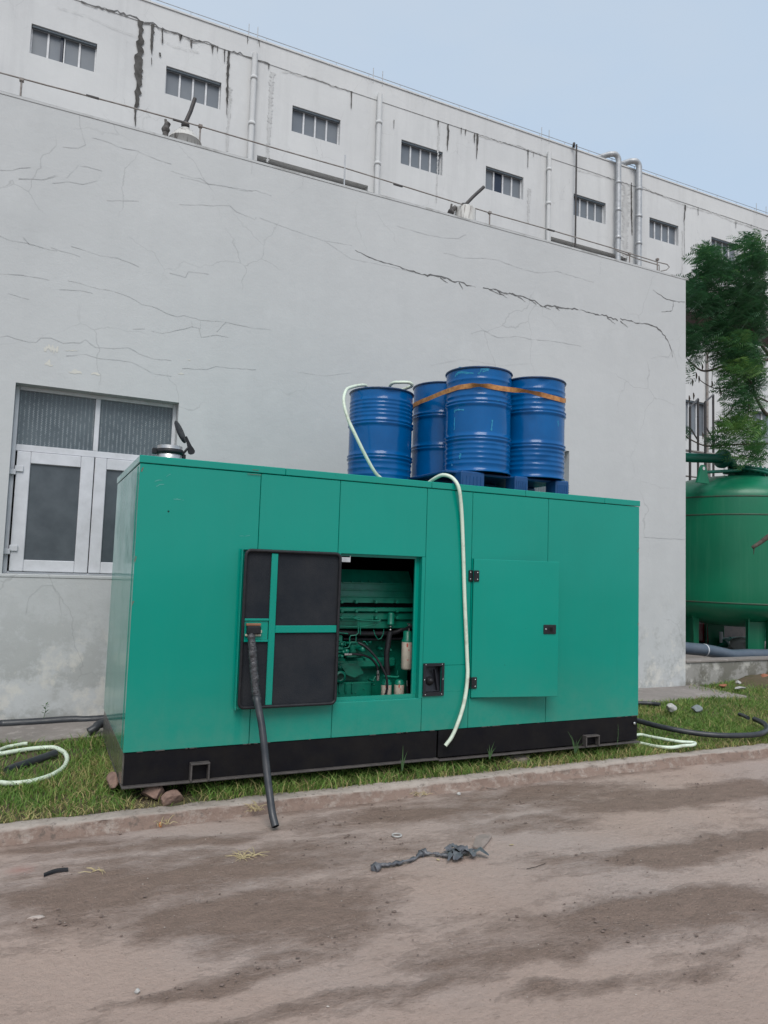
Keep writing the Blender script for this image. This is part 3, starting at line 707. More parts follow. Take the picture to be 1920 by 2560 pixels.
# roof-edge rail: thin pipe on short posts, doubling into a hooped end at the right
rl = MB(); yr = WY+.33
rp = [cF(a, b, Y=yr) for a, b in ((-60,140),(0,157),(100,184),(250,223),(433,273),(600,322),(745,363),(900,411),(1058,460),(1200,500),(1330,538),(1420,566),(1441,571),(1446,577),(1440,583),(1418,588))]
rl.tube(rp, .0075, 8)
rl.tube([cF(a, b, Y=yr) for a, b in ((1330,541),(1380,560),(1424,573),(1424,585))], .008, 6)
rl.build('roof_rail', RUSTY, annex)
for a, b0, b1 in ((47,172,200),(433,272,305),(1058,459,487),(1420,560,590),(1360,548,575)):
    t = cF(a, b0, Y=yr); p = MB(); p.tube([t, (t.x, t.y, WT-.03)], .009, 8); p.box((t.x-.02, t.y-.02, t.z-.02), (t.x+.02, t.y+.02, t.z+.012), .004); p.build('rail_post', RUSTY, annex)
t = cF(746, 335, Y=yr); MB().tube([t, (t.x, t.y, WT-.03)], .009, 8).build('lightning_rod', ZINC, annex)
for a, b in ((200,209),(386,261),(860,400),(1190,497)):
    t = cF(a, b, Y=yr); MB().box((t.x-.06, t.y-.010, t.z-.010), (t.x+.06, t.y+.010, t.z+.005), R=Matrix.Rotation(0, 3, 'Y'), c=t).build('rail_sleeve', DARKST, annex)

# roof vents standing on the annex
VENTW = simple('dirty_white_vent', (.5, .49, .46), (.12, .1, .09), rough=.6, sc=5, stretch=(7, 7, .8), lo=.5, hi=.66)
def vent(cxp, cyp, r, hgt, dome, pipe_px, label):
    y = WY+.42; t = at(cxp*1.1573, cyp*1.1573, Y=y)
    th = thing('roof_vent', label, 'vent', (t.x, y, WT), 'vents on the annex roof')
    top = t.z
    if dome: pr = [(r*.97, WT-.1), (r*.97, top-hgt)]+[(r*math.cos(k*PI/20), top-hgt*(math.cos(k*PI/20)**1.7)) for k in range(0, 10)]+[(.001, top)]
    else: pr = [(r, WT-.05), (r, top-.03), (r*.93, top-.008), (.001, top)]
    MB().lathe(pr, (t.x, y, 0), 40).build('vent_dome', VENTW, th)
    p = [at(a*1.1573, b*1.1573, Y=y) for a, b in pipe_px]
    MB().tube(p, .022, 10).build('vent_pipe', DARKST, th)
    MB().lathe([(.0, -.03), (.04, -.03), (.045, 0), (.04, .03), (0, .03)], (p[0].x, y, top+.02), 14).build('collar', DARKST, th)
    return th
vent(401, 275, .175, .17, True, ((400, 280), (402, 262), (412, 240), (421, 213)), 'domed white roof vent with tall black leaning pipe, at left on annex roof')
vent(1005, 450, .135, .12, False, ((1002, 455), (1003, 445), (1022, 425), (1045, 404)), 'drum-shaped rust-streaked roof vent with leaning pipe on annex roof')
def elbow(px, label, mir=1):
    y = WY+.4; p = [at(a*1.1573, b*1.1573, Y=y) for a, b in px]
    e = MB(); base = Vector((p[0].x, y, WT-.03))
    e.tube([base, p[0]], .03, 12); e.lathe([(0, -.045), (.03, -.035), (.045, 0), (.03, .035), (0, .045)], p[0], 14); e.tube(spline(p, 4), [.03]*(4*(len(p)-1)+1), 12)
    e.tube([p[0]+Vector((.01*mir, 0, .0)), p[0]+Vector((-.008*mir, 0, .11))], .014, 8); e.box((p[0].x-.13*mir, y-.02, WT-.01), (p[0].x-.05*mir, y+.02, WT+.025), .004)
    o = e.build('pipe_stub', simple('soot_black', (.03, .025, .024), (.16, .15, .14), rough=.8, sc=14), None); tag(o, label, 'pipe', 'pipe stubs on the annex roof'); return o
elbow(((358, 280), (360, 272), (363, 266)), 'short black pipe stub beside the domed white vent on the roof')
elbow(((974, 459), (978, 453), (984, 448)), 'short rusty pipe stub beside the drum-shaped vent on the roof', -1)

# ------------------------------------------------------------------ factory building behind
BY = 16.0; BT = 17.66; BB = 13.86
fac = thing('factory_building', 'tall long white industrial building with a row of aluminium windows behind the annex', 'building', (10, BY, 0))
fw_ = [(-1.62, .03), (1.90, 3.50), (5.72, 7.33), (9.52, 11.11), (12.86, 14.475), (16.77, 18.33), (20.575, 22.15), (24.03, 25.64), (27.7, 29.3), (-6.2, -4.6)]
holes = [(a, b, 15.12, 15.96) for a, b in fw_]
slots = [(4.68, 8.37), (15.74, 19.43)]
mb = MB(); wall_grid(mb, -30, 45, BB, BT, holes+[(a, b, BB-1, 14.04) for a, b in slots], BY, BY+.3)
mb.f = [f for f in mb.f]
mb = MB()
# upper wall in one grid, the two ventilation slots cut out of its lower edge
X = sorted({-30., 45., *[h[0] for h in holes], *[h[1] for h in holes], *[s for t in slots for s in t]}); Z = [BB, 14.04, 15.12, 15.96, BT]
for i in range(len(X)-1):
    for j in range(4):
        xm, zm = (X[i]+X[i+1])/2, (Z[j]+Z[j+1])/2
        if any(h[0] < xm < h[1] and h[2] < zm < h[3] for h in holes) or (j == 0 and any(a < xm < b for a, b in slots)): continue
        mb.quad((X[i], BY, Z[j]), (X[i+1], BY, Z[j]), (X[i+1], BY, Z[j+1]), (X[i], BY, Z[j+1]))
for a, b, c, d in holes:
    yf, yb = BY, BY+.3
    mb.quad((a, yf, c), (a, yf, d), (a, yb, d), (a, yb, c)); mb.quad((b, yf, c), (b, yb, c), (b, yb, d), (b, yf, d))
    mb.quad((a, yf, c), (a, yb, c), (b, yb, c), (b, yf, c)); mb.quad((a, yf, d), (b, yf, d), (b, yb, d), (a, yb, d))
for a, b in slots:
    mb.quad((a, BY, 14.04), (b, BY, 14.04), (b, BY+.5, 14.04), (a, BY+.5, 14.04)); mb.quad((b, BY, BB), (b, BY, 14.04), (b, BY+.5, 14.04), (b, BY+.5, BB)); mb.quad((a, BY, BB), (a, BY, 14.04), (a, BY+.5, 14.04), (a, BY+.5, BB))
mb.quad((-30, BY, BT), (45, BY, BT), (45, 40, BT), (-30, 40, BT)); mb.quad((-30, BY, BB), (-30, 19, BB), (45, 19, BB), (45, BY, BB)); mb.quad((-30, BY, BB), (-30, BY, BT), (-30, 40, BT), (-30, 40, BB))
mb.build('wall', WALL_B, fac, fix=False)
mb = MB().box((-30, 18.6, 11.3), (45, 18.9, BB)); mb.build('recessed_wall', BROWNP, fac)
for k in range(16):
    x = 18+k*1.62; MB().box((x, 18.52, 11.6), (x+.78, 18.6, 13.2+.5*(k % 2)), .02).build('shutter', simple('shutter_brown', (.095, .055, .05), (.07, .045, .04), rough=.6, sc=2) if k == 0 else bpy.data.materials['shutter_brown'], fac)
lowh = [(22.0, 23.37, 7.35, 8.72), (26.0, 28.9, 7.2, 8.78)]
mb = MB(); wall_grid(mb, -30, 45, -1, 11.6, lowh, BY-.35, BY-.05); mb.box((-30, BY-.04, 11.3), (45, 18.6, 11.58)); mb.build('lower_wall', WALL_B, fac, fix=False)
MB().box((-30, BY+.55, BB-.6), (16, BY+.6, 14.1)).box((16.01, BY+.55, BB+.01), (20, BY+.6, 14.1)).build('slot_backing', DARKIN, fac)
# parapet ledge line shown by a slight step
mb = MB().box((-30, BY-.02, 17.02), (45, BY-.003, BT-.003)); mb.build('parapet_band', WALL_B, fac)
MB().box((-30, BY-.05, BT-.001), (45, BY+.35, BT+.05)).build('coping', WALL_B, fac)
FRM = simple('factory_frame', (.66, .67, .68), (.5, .5, .51), rough=.4, sc=5)
def fwin(a, b, c, d, y=BY, n=4, openpane=None, double=None):
    f = MB(); yy = y+.14; t = .035
    f.box((a, yy, c), (a+t, yy+.06, d)); f.box((b-t, yy, c), (b, yy+.06, d)); f.box((a+t+.001, yy, c), (b-t-.001, yy+.06, c+t)); f.box((a+t+.001, yy, d-t), (b-t-.001, yy+.06, d))
    wpn = (b-a-2*t)/n
    for k in range(1, n):
        x = a+t+wpn*k; f.box((x-.025, yy-.01, c+t+.001), (x+.025, yy+.05, d-t-.001))
    if double is not None:
        x = a+t+wpn*(double+.7); f.box((x-.02, yy+.055, c+t), (x+.02, yy+.07, d-t))
    fo = f.build('window', FRM, fac)
    for k in range(n):
        x = a+t+wpn*k; MB().box((x+.026 if k else x, yy+.03, c+t), (x+wpn-.026 if k < n-1 else x+wpn, yy+.036, d-t)).build('pane', GLASSDK if openpane == k else GLASSB, fo)
    MB().box((a+.02, yy-.10, d-.055), (b-.02, yy-.02, d-.002)).build('head_rail', simple('blue_grey_head', (.12, .15, .18), (.16, .19, .21), rough=.5) if 'blue_grey_head' not in bpy.data.materials else bpy.data.materials['blue_grey_head'], fo)
for i, h in enumerate(holes): fwin(*h, openpane=(1 if i == 4 else None), double=(1 if i in (0, 3) else (2 if i == 5 else None)))
# open sash on the first window
MB().box((-.885, BY+.13, 15.16), (-.80, BY+.19, 15.92)).build('open_gap', GLASSDK, fac)
for h in lowh: fwin(*h, y=BY-.35, n=3 if h[0] < 25 else 4)
# down pipes
def dpipe(x, z0, z1, r, m=None, joints=(), y=None):
    y = y or BY-r-.03; p = MB(); p.tube([(x, y, z0), (x, y, z1)], r, 14)
    for z in joints: p.lathe([(r, -.05), (r*1.25, -.045), (r*1.25, .045), (r, .05)], (x, y, z), 14)
    return p.build('drainpipe', m or WALL_B, fac)
dpipe(4.44, 13.6, 17.12, .085, joints=(14.9, 16.35)); dpipe(8.63, 13.6, 17.18, .085, joints=(14.8, 16.2)); dpipe(15.53, 13.6, 17.15, .075, joints=(15.2, 16.5)); dpipe(-3.2, 13.6, 17.1, .085, joints=(15.1,))
p = MB(); xx = 16.71; p.tube([(xx, BY-.2, 13.6), (xx, BY-.2, 17.75)], .032, 10); p.tube([(xx-.12, BY-.2, 17.76), (xx+.1, BY+.1, 17.76)], .05, 8); p.build('conduit', DARKST, fac)
def gpipe(x, r, xo):
    p = MB(); zt = 17.9; y = BY-r-.1
    pts = [(x, y, 13.6), (x, y, 15.5), (x, y, zt-.35), (x, y, zt-.2)]+[(x-.2*(1-math.cos(k*PI/12)), y+.0*k, zt-.2+.2*math.sin(k*PI/12)) for k in range(1, 7)]+[(x-.35, y+.1, zt), (x+xo, BY+.9, zt-.05)]
    p.tube(pts, r, 14)
    for z in (14.6, 15.7, 16.8): p.lathe([(r, -.06), (r*1.18, -.05), (r*1.18, .05), (r, .06)], (x, y, z), 14)
    p.build('rising_pipe', ZINC, fac)
gpipe(18.76, .105, -1.0); gpipe(19.80, .115, -.9)
MB().prism([(17.0, 17.7), (18.5, 17.7), (18.0, 17.95), (17.3, 18.0)], 'y', BY+.4, BY+1.6).build('roof_canopy', simple('dark_green_sheet', (.04, .07, .06), rough=.6), fac)
MB().tube([(-30, BY-.02, BT+.16), (45, BY-.02, BT+.16)], .012, 5).build('lightning_wire', ZINC, fac)
p = MB()
for k in range(44):
    x = -9+k*1.15; h = .16; p.tube([(x, BY-.02, BT), (x, BY-.02, BT+h)], .01, 5)
p.build('wire_support', ZINC, fac)
for (a, b) in ((537, 78), (556, 86), (806, 172), (826, 180), (1170, 298), (1186, 303), (1634, 455), (1655, 462)):
    t = cF(a, b, Y=BY-.02); MB().tube([(t.x, t.y, BT-.1), (t.x, t.y, BT+.42)], .014, 6).build('lightning_rod', ZINC, fac)
# damp streaks and crack lines
BW = lambda f, l: [f(a, b, Y=BY-.02) for a, b in l]
st = [(c1, [(607,90),(606,150),(603,220),(600,290),(597,350),(595,400),(590,450),(586,480),(584,545)], [.14,.13,.17,.19,.16,.17,.11,.06,.03]),
 (c1, [(658,103),(657,150),(656,200),(655,236)], [.08,.1,.06,.02]), (c1, [(655,250),(655,280)], [.02,.02]),
 (c1, [(700,125),(702,160),(701,188)], [.06,.03,.05]), (c1, [(690,228),(692,245)], [.04,.04]),
 (c1, [(778,150),(777,178)], [.08,.02]), (c1, [(786,150),(785,165)], [.05,.01]), (c1, [(826,172),(827,206)], [.07,.02]),
 (c1, [(918,198),(918,232)], [.07,.02]), (c1, [(940,200),(938,225)], [.03,.01]), (c1, [(970,215),(969,268)], [.05,.02]),
 (c1, [(988,220),(986,300),(982,345),(981,405),(979,470),(980,495)], [.07,.08,.05,.06,.02,.015]),
 (c1, [(1162,275),(1160,300)], [.04,.01]), (c1, [(1519,395),(1517,470)], [.05,.02]), (c1, [(1070,150),(1069,190)], [.03,.01]), (c1, [(1116,165),(1122,205)], [.03,.01]),
 (c2, [(318,2),(317,30)], [.05,.02]), (c2, [(358,18),(357,70),(355,125)], [.08,.07,.02]), (c2, [(412,32),(411,58)], [.04,.01]), (c2, [(429,38),(428,64)], [.05,.01]),
 (c2, [(465,55),(465,95)], [.05,.02]), (c2, [(477,55),(476,110),(474,158)], [.07,.06,.02]), (c2, [(683,120),(682,192)], [.04,.02]), (c2, [(705,130),(705,150)], [.02,.01]),
 (c2, [(1322,345),(1320,380),(1317,415)], [.08,.07,.02]), (c2, [(1374,355),(1375,388)], [.03,.02]), (c2, [(138,0),(137,35)], [.03,.01]), (c2, [(1528,412),(1528,440)], [.04,.01]),
 (c2, [(1103,255),(1104,380),(1106,470)], [.05,.06,.03]), (c2, [(1318,415),(1320,585)], [.015,.012]), (c2, [(1590,425),(1590,440)], [.03,.01])]
for i, (f, l, w_) in enumerate(st): jag(BW(f, l), w_, BY-.02, .012, .07, .05, 100+i, .5).build('damp_stain', STAIN, fac)
STAINF = simple('faint_streak', (.43, .43, .425), (.54, .545, .54), rough=.95, sc=3)
for i, (f, l, w_) in enumerate([
 (c1, [(350,0),(400,18),(440,35),(480,42),(520,55),(560,72),(605,86)], .035), (c1, [(612,92),(660,102),(700,123)], .035), (c1, [(700,123),(740,138),(780,150),(820,165)], .03),
 (c1, [(830,172),(860,180),(900,188),(945,200)], .03), (c1, [(985,218),(1050,235),(1100,258),(1160,278)], .025), (c1, [(1220,308),(1250,312),(1320,330),(1380,345),(1440,370),(1510,392)], .02),
 (c2, [(480,60),(560,85),(640,105),(740,140)], .02), (c2, [(880,200),(960,222),(1020,238),(1095,262)], .018), (c2, [(1140,270),(1200,295),(1260,320),(1320,345),(1440,380),(1530,415),(1660,450)], .022),
 (c1, [(250,30),(380,70),(500,125),(600,160)], .01), (c1, [(690,165),(750,200),(860,228)], .012)]):
    jag(BW(f, l), w_, BY-.02, .011, .08, 1.2, 200+i, .8).build('crack_line', CRACK if i < 5 else STAINF, fac)
for i, (x, z0, z1, w_) in enumerate([(10.9, 14.1, 16.9, .06), (19.3, 14, 17, .3), (5.0, 13.9, 16.8, .12), (3.75, 13.9, 15.9, .09), (14.7, 14.3, 15.6, .12), (22.35, 14, 15.8, .06)]):
    jag([Vector((x, 0, z0)), Vector((x+.03, 0, z1))], [w_*.6, w_], BY-.003, .008, .03, .05, 300+i, .8).build('damp_stain', STAINF, fac)

# ------------------------------------------------------------------ generator
ZB, HB, ZT, L, D = .18, .22, 2.33, 4.372, 1.51
gen = thing('generator', 'large teal green silenced diesel generator on a black skid base', 'generator', (L/2, .75, ZB))
ZC = ZB+HB
seams = [0, .822, 1.428, 2.165, 2.585, 3.345, L]
openL = (1.45, 2.135, .65, 1.735); openR = (2.60, 3.345, .63, 1.735)
mb = MB(); G = .0018; TR = 2.275
for i in range(6):
    a, b = seams[i], seams[i+1]; a2, b2 = a+(G if i else 0), b-(G if i < 5 else 0)
    if i == 2 or i == 4:
        o_ = openL if i == 2 else openR
        mb.box((a2, 0, ZC), (b2, .05, o_[2]), .003); mb.box((a2, 0, o_[3]), (b2, .05, TR), .003)
        if o_[0]-a2 > .003: mb.box((a2, .0006, o_[2]+.0005), (o_[0], .05, o_[3]-.0005))
        if b2-o_[1] > .003: mb.box((o_[1], .0006, o_[2]+.0005), (b2, .05, o_[3]-.0005))
    elif i == 3:
        mb.box((a2, 0, ZC), (b2, .05, .69), .003); mb.box((a2, 0, .895), (b2, .05, TR), .003); mb.box((a2, .0006, .6905), (2.192, .05, .8945)); mb.box((2.328, .0006, .6905), (b2, .05, .8945))
    else: mb.box((a2, 0, ZC), (b2, .05, TR), .003)
mb.box((0, .052, ZC), (.05, D, TR), .003); mb.box((L-.05, .052, ZC), (L, D, TR), .003); mb.box((.052, D-.05, ZC), (L-.052, D-.001, TR), .003)
# corner post line on the left end
mb.box((-.004, .10, ZC+.01), (-.001, .108, TR-.01))
can = mb.build('canopy', GREEN, gen)
bk = MB()
for s_ in seams[1:-1]:
    for (z0, z1) in ((ZC, .62), (1.74, TR)) if s_ not in (.822,) else ((ZC, TR),): bk.box((s_-.012, .052, z0), (s_+.012, .056, z1))
bk.build('seam_backing', DARKIN, can)
# inner frame around the service opening
fr = MB(); a, b, c, d = openL
fr.box((a, .051, c-.03), (b+.03, .066, c+.028)); fr.box((b-.035, .051, c+.029), (b+.03, .066, d+.02)); fr.box((a-.03, .051, c+.029), (a+.02, .066, d+.02)); fr.box((a+.021, .051, d-.018), (b-.036, .066, d+.02))
fr.build('opening_frame', GREEN, can)
rf = MB(); seam2 = [-.006, 1.0, 2.2, 3.1, 3.958, L+.006]
for i in range(5): rf.box((seam2[i]+(.001 if i else 0), -.006, TR+.004), (seam2[i+1]-(.001 if i < 4 else 0), D+.006, ZT), .004)
rf.build('roof_panel', GREEN, gen)
MB().box((.05, .10, ZT), (.86, 1.3, ZT+.014), .003).build('roof_hatch', GREEN, gen)
# scuffs where the lid was bumped
sc = MB()
for (a, b, c_, d_) in ((.72, TR-.012, .82, TR-.008), (.755, TR+.02, .80, TR+.024)): sc.box((a, -.0075, b), (c_, -.0062, d_))
sc.build('scuff', simple('scuff_brown', (.16, .14, .11), rough=.8), gen)
c3 = crop(0, 900, .42195); SCR = simple('pale_scratch', (.12, .40, .33), (.05, .32, .26), rough=.5)
for i, (l, w_) in enumerate((([(918,722),(935,712),(962,713)], .004), ([(925,748),(945,738),(972,737)], .004), ([(1028,824),(1060,826),(1088,830)], .0035), ([(985,690),(1000,680),(1010,676)], .003), ([(1480,1040),(1450,1044),(1418,1042)], .002))):
    jag([c3(a, b, Y=0) for a, b in l], w_, 0, .0012, .01, .6, 600+i, .8).build('scratch', SCR, can)
t = c3(998, 897, Y=0); MB().lathe([(0, 0), (.006, 0)], (t.x, -.0012, t.z), 10, axis=(0, -1, 0)).build('chip', BLACK, can)
for i, (a, b, z0, z1) in enumerate(((L-.02, L-.006, 1.86, 1.90), (L-.012, L-.003, 1.2, 1.22), (.008, .016, 2.22, 2.25), (.003, .01, 1.62, 1.66), (.002, .009, 1.34, 1.37))):
    jag([Vector((a, 0, z0)), Vector((b, 0, z1))], .006, 0, .0012, .008, .4, 620+i, .8).build('rust_chip', bpy.data.materials['scuff_brown'], can)
# dark interior
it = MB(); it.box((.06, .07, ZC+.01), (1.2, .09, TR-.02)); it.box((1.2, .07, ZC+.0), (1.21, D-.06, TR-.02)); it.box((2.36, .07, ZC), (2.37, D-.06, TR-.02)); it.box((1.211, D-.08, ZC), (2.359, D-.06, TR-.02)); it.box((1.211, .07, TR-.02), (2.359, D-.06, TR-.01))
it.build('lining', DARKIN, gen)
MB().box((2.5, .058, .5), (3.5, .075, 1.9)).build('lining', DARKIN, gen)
# skid base
bs = MB(); e = .0
bs.box((.012, .006, ZB+.012), (2.31, .02, ZC-.004), .002); bs.box((2.322, .003, ZB+.01), (L-.01, .018, ZC-.004), .002)
bs.box((.012, .0201, ZC-.03), (L-.012, D-.01, ZC-.004)); bs.box((.012, D-.02, ZB+.012), (L-.012, D-.01, ZC-.031))
bs.box((L-.022, .021, ZB+.02), (L-.01, D-.021, ZC-.031)); bs.box((.3, .021, ZB+.02), (.31, D-.03, ZC-.031))
base = bs.build('skid_base', BLACK, gen)
ep = MB().box((.002, .021, ZB+.016), (.014, D-.03, ZC-.002), .002); ep.build('end_plate', simple('gloss_grey_end', (.12, .115, .1), (.06, .058, .055), rough=.3, sc=4, coat=.3), base)  # end plate is a glossy grey, paler than the black base
fl = MB(); fl.box((0, -.03, ZB), (2.31, .05, ZB+.012), .002); fl.box((2.318, -.026, ZB-.012), (L, .05, ZB-.001), .002); fl.box((0, .051, ZB), (.05, D, ZB+.012), .002)
fl.build('flange', FLANGE, base)
for (x0, x1, z0, z1) in ((.425, .553, ZB+.013, .297), (3.742, 3.892, ZB+.0, .258)):
    gb = MB(); gb.box((x0, -.045, z0), (x0+.012, .005, z1), .002); gb.box((x1-.012, -.045, z0), (x1, .005, z1), .002); gb.box((x0, -.047, z1+.0005), (x1, .005, z1+.012), .002)
    gb.build('lifting_bracket', FLANGE, base)
h = MB(); t = Vector((2.412, .0025, .283)); h.lathe([(0, 0), (.045, 0)], t, 28, axis=(0, -1, 0)); h.build('cable_hole', simple('hole_black', (.002, .002, .002), rough=1), base)
MB().lathe([(0, 0), (.012, 0), (.014, -.004), (.012, -.008), (0, -.01)], (L-.05, -.002, .335), 16, axis=(0, 1, 0)).build('bolt', CHROME, base)
# chipped paint line between canopy and base
rd = random.Random(11); ch = MB()
for k in range(26):
    x = rd.uniform(.02, 4.3); ch.box((x, -.0012, ZC-.003), (x+rd.uniform(.01, .06), .003, ZC+.002+.002*rd.random()))
ch.build('paint_chip', FLANGE, base)

# --- open door, seen from its padded inside
dr = MB(); DY = -.03
dx0, dx1, dz0, dz1 = .708, 1.42, .655, 1.735
dr.box((dx0-.01, DY-.004, dz0-.012), (dx1+.012, DY+.018, dz1+.004), .003)
dr.box((dx0-.01, DY-.028, dz0-.012), (dx0-.004, DY-.0045, dz1+.004), .001); dr.box((dx0-.003, DY-.028, dz1-.002), (dx1+.012, DY-.0045, dz1+.004), .001)
door = dr.build('access_door', GREEN, gen, label='open green service door showing its charcoal foam inside')
def rrect(x0, x1, z0, z1, r, n=6):
    o = []
    for cx_, cz_, a0 in ((x1-r, z0+r, -PI/2), (x1-r, z1-r, 0), (x0+r, z1-r, PI/2), (x0+r, z0+r, PI)):
        o += [(cx_+r*math.cos(a0+k*PI/2/n), cz_+r*math.sin(a0+k*PI/2/n)) for k in range(n+1)]
    return o
MB().prism(rrect(dx0+.012, dx1-.004, dz0+.006, dz1-.006, .03), 'y', DY-.03, DY-.005).build('foam_panel', FOAM, door)
rim = [(x, DY-.045, z) for x, z in rrect(dx0+.012, dx1-.002, dz0+.006, dz1-.006, .035)]
MB().tube(rim, .0115, 8, closed=True).build('rubber_seal', RUBBER, door)
dw, dh = dx1-dx0, dz1-dz0
def DX(f): return dx0+f*dw
def DZ(f): return dz1-f*dh
MB().box((DX(.275), DY-.046, DZ(.985)), (DX(.34), DY-.031, DZ(.02)), .003).build('brace', GREEN, door)
MB().box((DX(.3405), DY-.044, DZ(.53)), (DX(.985), DY-.031, DZ(.483)), .003).build('brace', GREEN, door)
for z in (.438, .572): MB().box((DX(.03), DY-.044, DZ(z+.014)), (DX(.2745), DY-.031, DZ(z)), .002).build('brace', GREEN, door)
MB().box((DX(.03), DY-.034, DZ(.571)), (DX(.27), DY-.0305, DZ(.4535))).build('latch_plate', GREEN, door)
la = MB(); la.box((DX(.055), DY-.07, DZ(.535)), (DX(.19), DY-.035, DZ(.485)), .006); lat = la.build('latch', RUBBER, door)
MB().box((DX(.05), DY-.05, DZ(.483)), (DX(.195), DY-.035, DZ(.468)), .002).build('latch_spring', simple('rusty_copper', (.3, .13, .07), rough=.5), lat)
MB().box((DX(.045), DY-.048, DZ(.549)), (DX(.2), DY-.035, DZ(.5355)), .002).box((DX(.185), DY-.055, DZ(.53)), (DX(.205), DY-.035, DZ(.51)), .002).build('latch_plate', simple('pale_zinc', (.5, .48, .38), rough=.5), lat)

# --- right door, slightly ajar
th = math.radians(10); hx = 2.598
Rz = Matrix.Rotation(-th, 3, 'Z')
def swing(mb): return mb.xf(lambda p: Rz @ (p-Vector((hx, -.004, 0)))+Vector((hx, -.004, 0)))
DW = .762
d2 = swing(MB().box((hx, -.022, .638), (hx+DW, -.004, 1.737), .003).box((hx+.01, -.0035, .65), (hx+DW-.02, .02, 1.725), .002)).build('access_door', GREEN, gen, label='nearly closed green service door, right edge standing out')
for z in (1.60, .755):
    hg = MB(); hg.box((hx-.042, -.012, z-.045), (hx-.002, -.0005, z+.045), .004); hg.tube([(hx, -.03, z-.042), (hx, -.03, z+.042)], .008, 10)
    hg2 = swing(MB().box((hx+.003, -.031, z-.045), (hx+.045, -.0225, z+.045), .004)); hg.add(hg2.v, hg2.f)
    ho = hg.build('hinge', RUBBER, d2)
    sc_ = MB()
    for dx_, dz_ in ((-.027, .027), (-.027, -.027)): sc_.lathe([(0, .004), (.005, .003), (.006, 0)], (hx+dx_, -.012, z+dz_), 10, axis=(0, -1, 0))
    s2 = MB()
    for dx_, dz_ in ((.03, .027), (.03, -.027)): s2.lathe([(0, .004), (.005, .003), (.006, 0)], (hx+dx_, -.031, z+dz_), 10, axis=(0, -1, 0))
    swing(s2); sc_.add(s2.v, s2.f, True); sc_.build('hinge_screws', CHROME, d2)
lk = swing(MB().box((hx+.622, -.03, 1.145), (hx+.735, -.0225, 1.22), .003).box((hx+.668, -.034, 1.16), (hx+.712, -.0305, 1.206), .002)); lo = lk.build('door_lock', RUBBER, d2)
swing(MB().box((hx+.674, -.0348, 1.165), (hx+.7, -.0342, 1.20))).build('finger_recess', simple('hole_black2', (.003, .003, .003), rough=1), d2)
swing(MB().lathe([(0, .006), (.006, .005), (.008, 0)], (hx+.642, -.03, 1.183), 14, axis=(0, -1, 0))).build('keyhole', CHROME, d2)

# --- emergency stop housing
eb = MB(); ex0, ex1, ez0, ez1 = 2.168, 2.352, .665, .915
X = [ex0, ex0+.025, ex1-.025, ex1]
wall_grid(eb, ex0, ex1, ez0, ez1, [(ex0+.022, ex1-.022, ez0+.03, ez1-.022)], -.012, -.0005)
A_, B_, C_, D_ = ex0+.025, ex1-.025, ez0+.032, ez1-.024
eb.quad((A_, .012, C_), (B_, .012, C_), (B_, .052, D_), (A_, .052, D_)); eb.quad((A_, -.001, C_), (B_, -.001, C_), (B_, .012, C_), (A_, .012, C_)); eb.quad((A_, -.001, D_), (A_, .052, D_), (B_, .052, D_), (B_, -.001, D_)); eb.quad((A_, -.001, C_), (A_, .012, C_), (A_, .052, D_), (A_, -.001, D_)); eb.quad((B_, -.001, C_), (B_, -.001, D_), (B_, .052, D_), (B_, .012, C_))
eo = eb.build('switch_housing', simple('moulded_black', (.007, .008, .013), (.011, .012, .017), rough=.4), gen, fix=False)
kn = MB(); kn.lathe([(.034, 0), (.034, .006), (.028, .01), (.028, .02), (.018, .022), (.018, .034), (0, .036)], (2.242, .026, .775), 22, axis=(0, -1, .25)); kn.build('stop_knob', RUBBER, eo)
sr = MB()
for a, b in ((ex0+.02, ez1-.01), (ex1-.02, ez1-.01), (ex0+.02, ez0+.012), (ex1-.02, ez0+.012), (ex1-.01, (ez0+ez1)/2), (ex0+.01, (ez0+ez1)/2)):
    sr.lathe([(0, .003), (.004, .002), (.0048, 0)], (a, -.012, b), 10, axis=(0, -1, 0))
sr.build('screws', CHROME, eo)
MB().prism([(ex1-.055, ez0+.045), (ex1-.045, ez0+.04), (ex1-.075, ez1-.05), (ex1-.08, ez1-.055)], 'y', -.004, .03).build('housing_rib', eo.data.materials[0], eo)

# --- exhaust outlet with rain flap
ex = at(424, 1138, Y=.45); exx, exy = ex.x, .45
ec = MB().lathe([(.089, ZT+.0), (.089, ZT+.145), (.083, ZT+.146), (.083, ZT+.02)], (exx, exy, 0), 36)
eo = ec.build('exhaust_outlet', simple('steel_tube', (.6, .6, .6), (.42, .42, .42), rough=.35, metal=.8, sc=5, stretch=(1, 1, 8)), gen)
bd = MB().lathe([(.0895, ZT+.085), (.095, ZT+.085), (.095, ZT+.12), (.0895, ZT+.12)], (exx, exy, 0), 36)
bd.box((exx-.125, exy-.015, ZT+.08), (exx-.09, exy+.015, ZT+.124), .005); bd.box((exx+.09, exy-.012, ZT+.06), (exx+.115, exy+.012, ZT+.095), .004)
bd.build('clamp', RUBBER, eo)
tc = crop(260, 1020, .24111)
P = lambda a, b: tc(a, b, Y=.45)
arm = MB(); q = [P(805, 460), P(825, 468), P(862, 425), P(875, 415)]
arm.tube([Vector((exx+.09, exy, ZT+.075))]+q[1:], .009, 8)
a_, b_ = P(850, 295), P(912, 470); ax_ = (b_-a_).normalized(); nrm = Vector((-ax_.z, 0, ax_.x))
ws = [(0, .006), (.35, .011), (.6, .016), (.8, .024), (.92, .026), (1.0, .021), (1.06, .01)]
poly = [a_+(b_-a_)*t+nrm*w for t, w in ws]+[a_+(b_-a_)*t-nrm*w for t, w in ws[::-1]]
arm.prism([(p.x, p.z) for p in poly], 'y', exy-.006, exy+.006)
arm.build('counterweight_arm', RUBBER, eo)
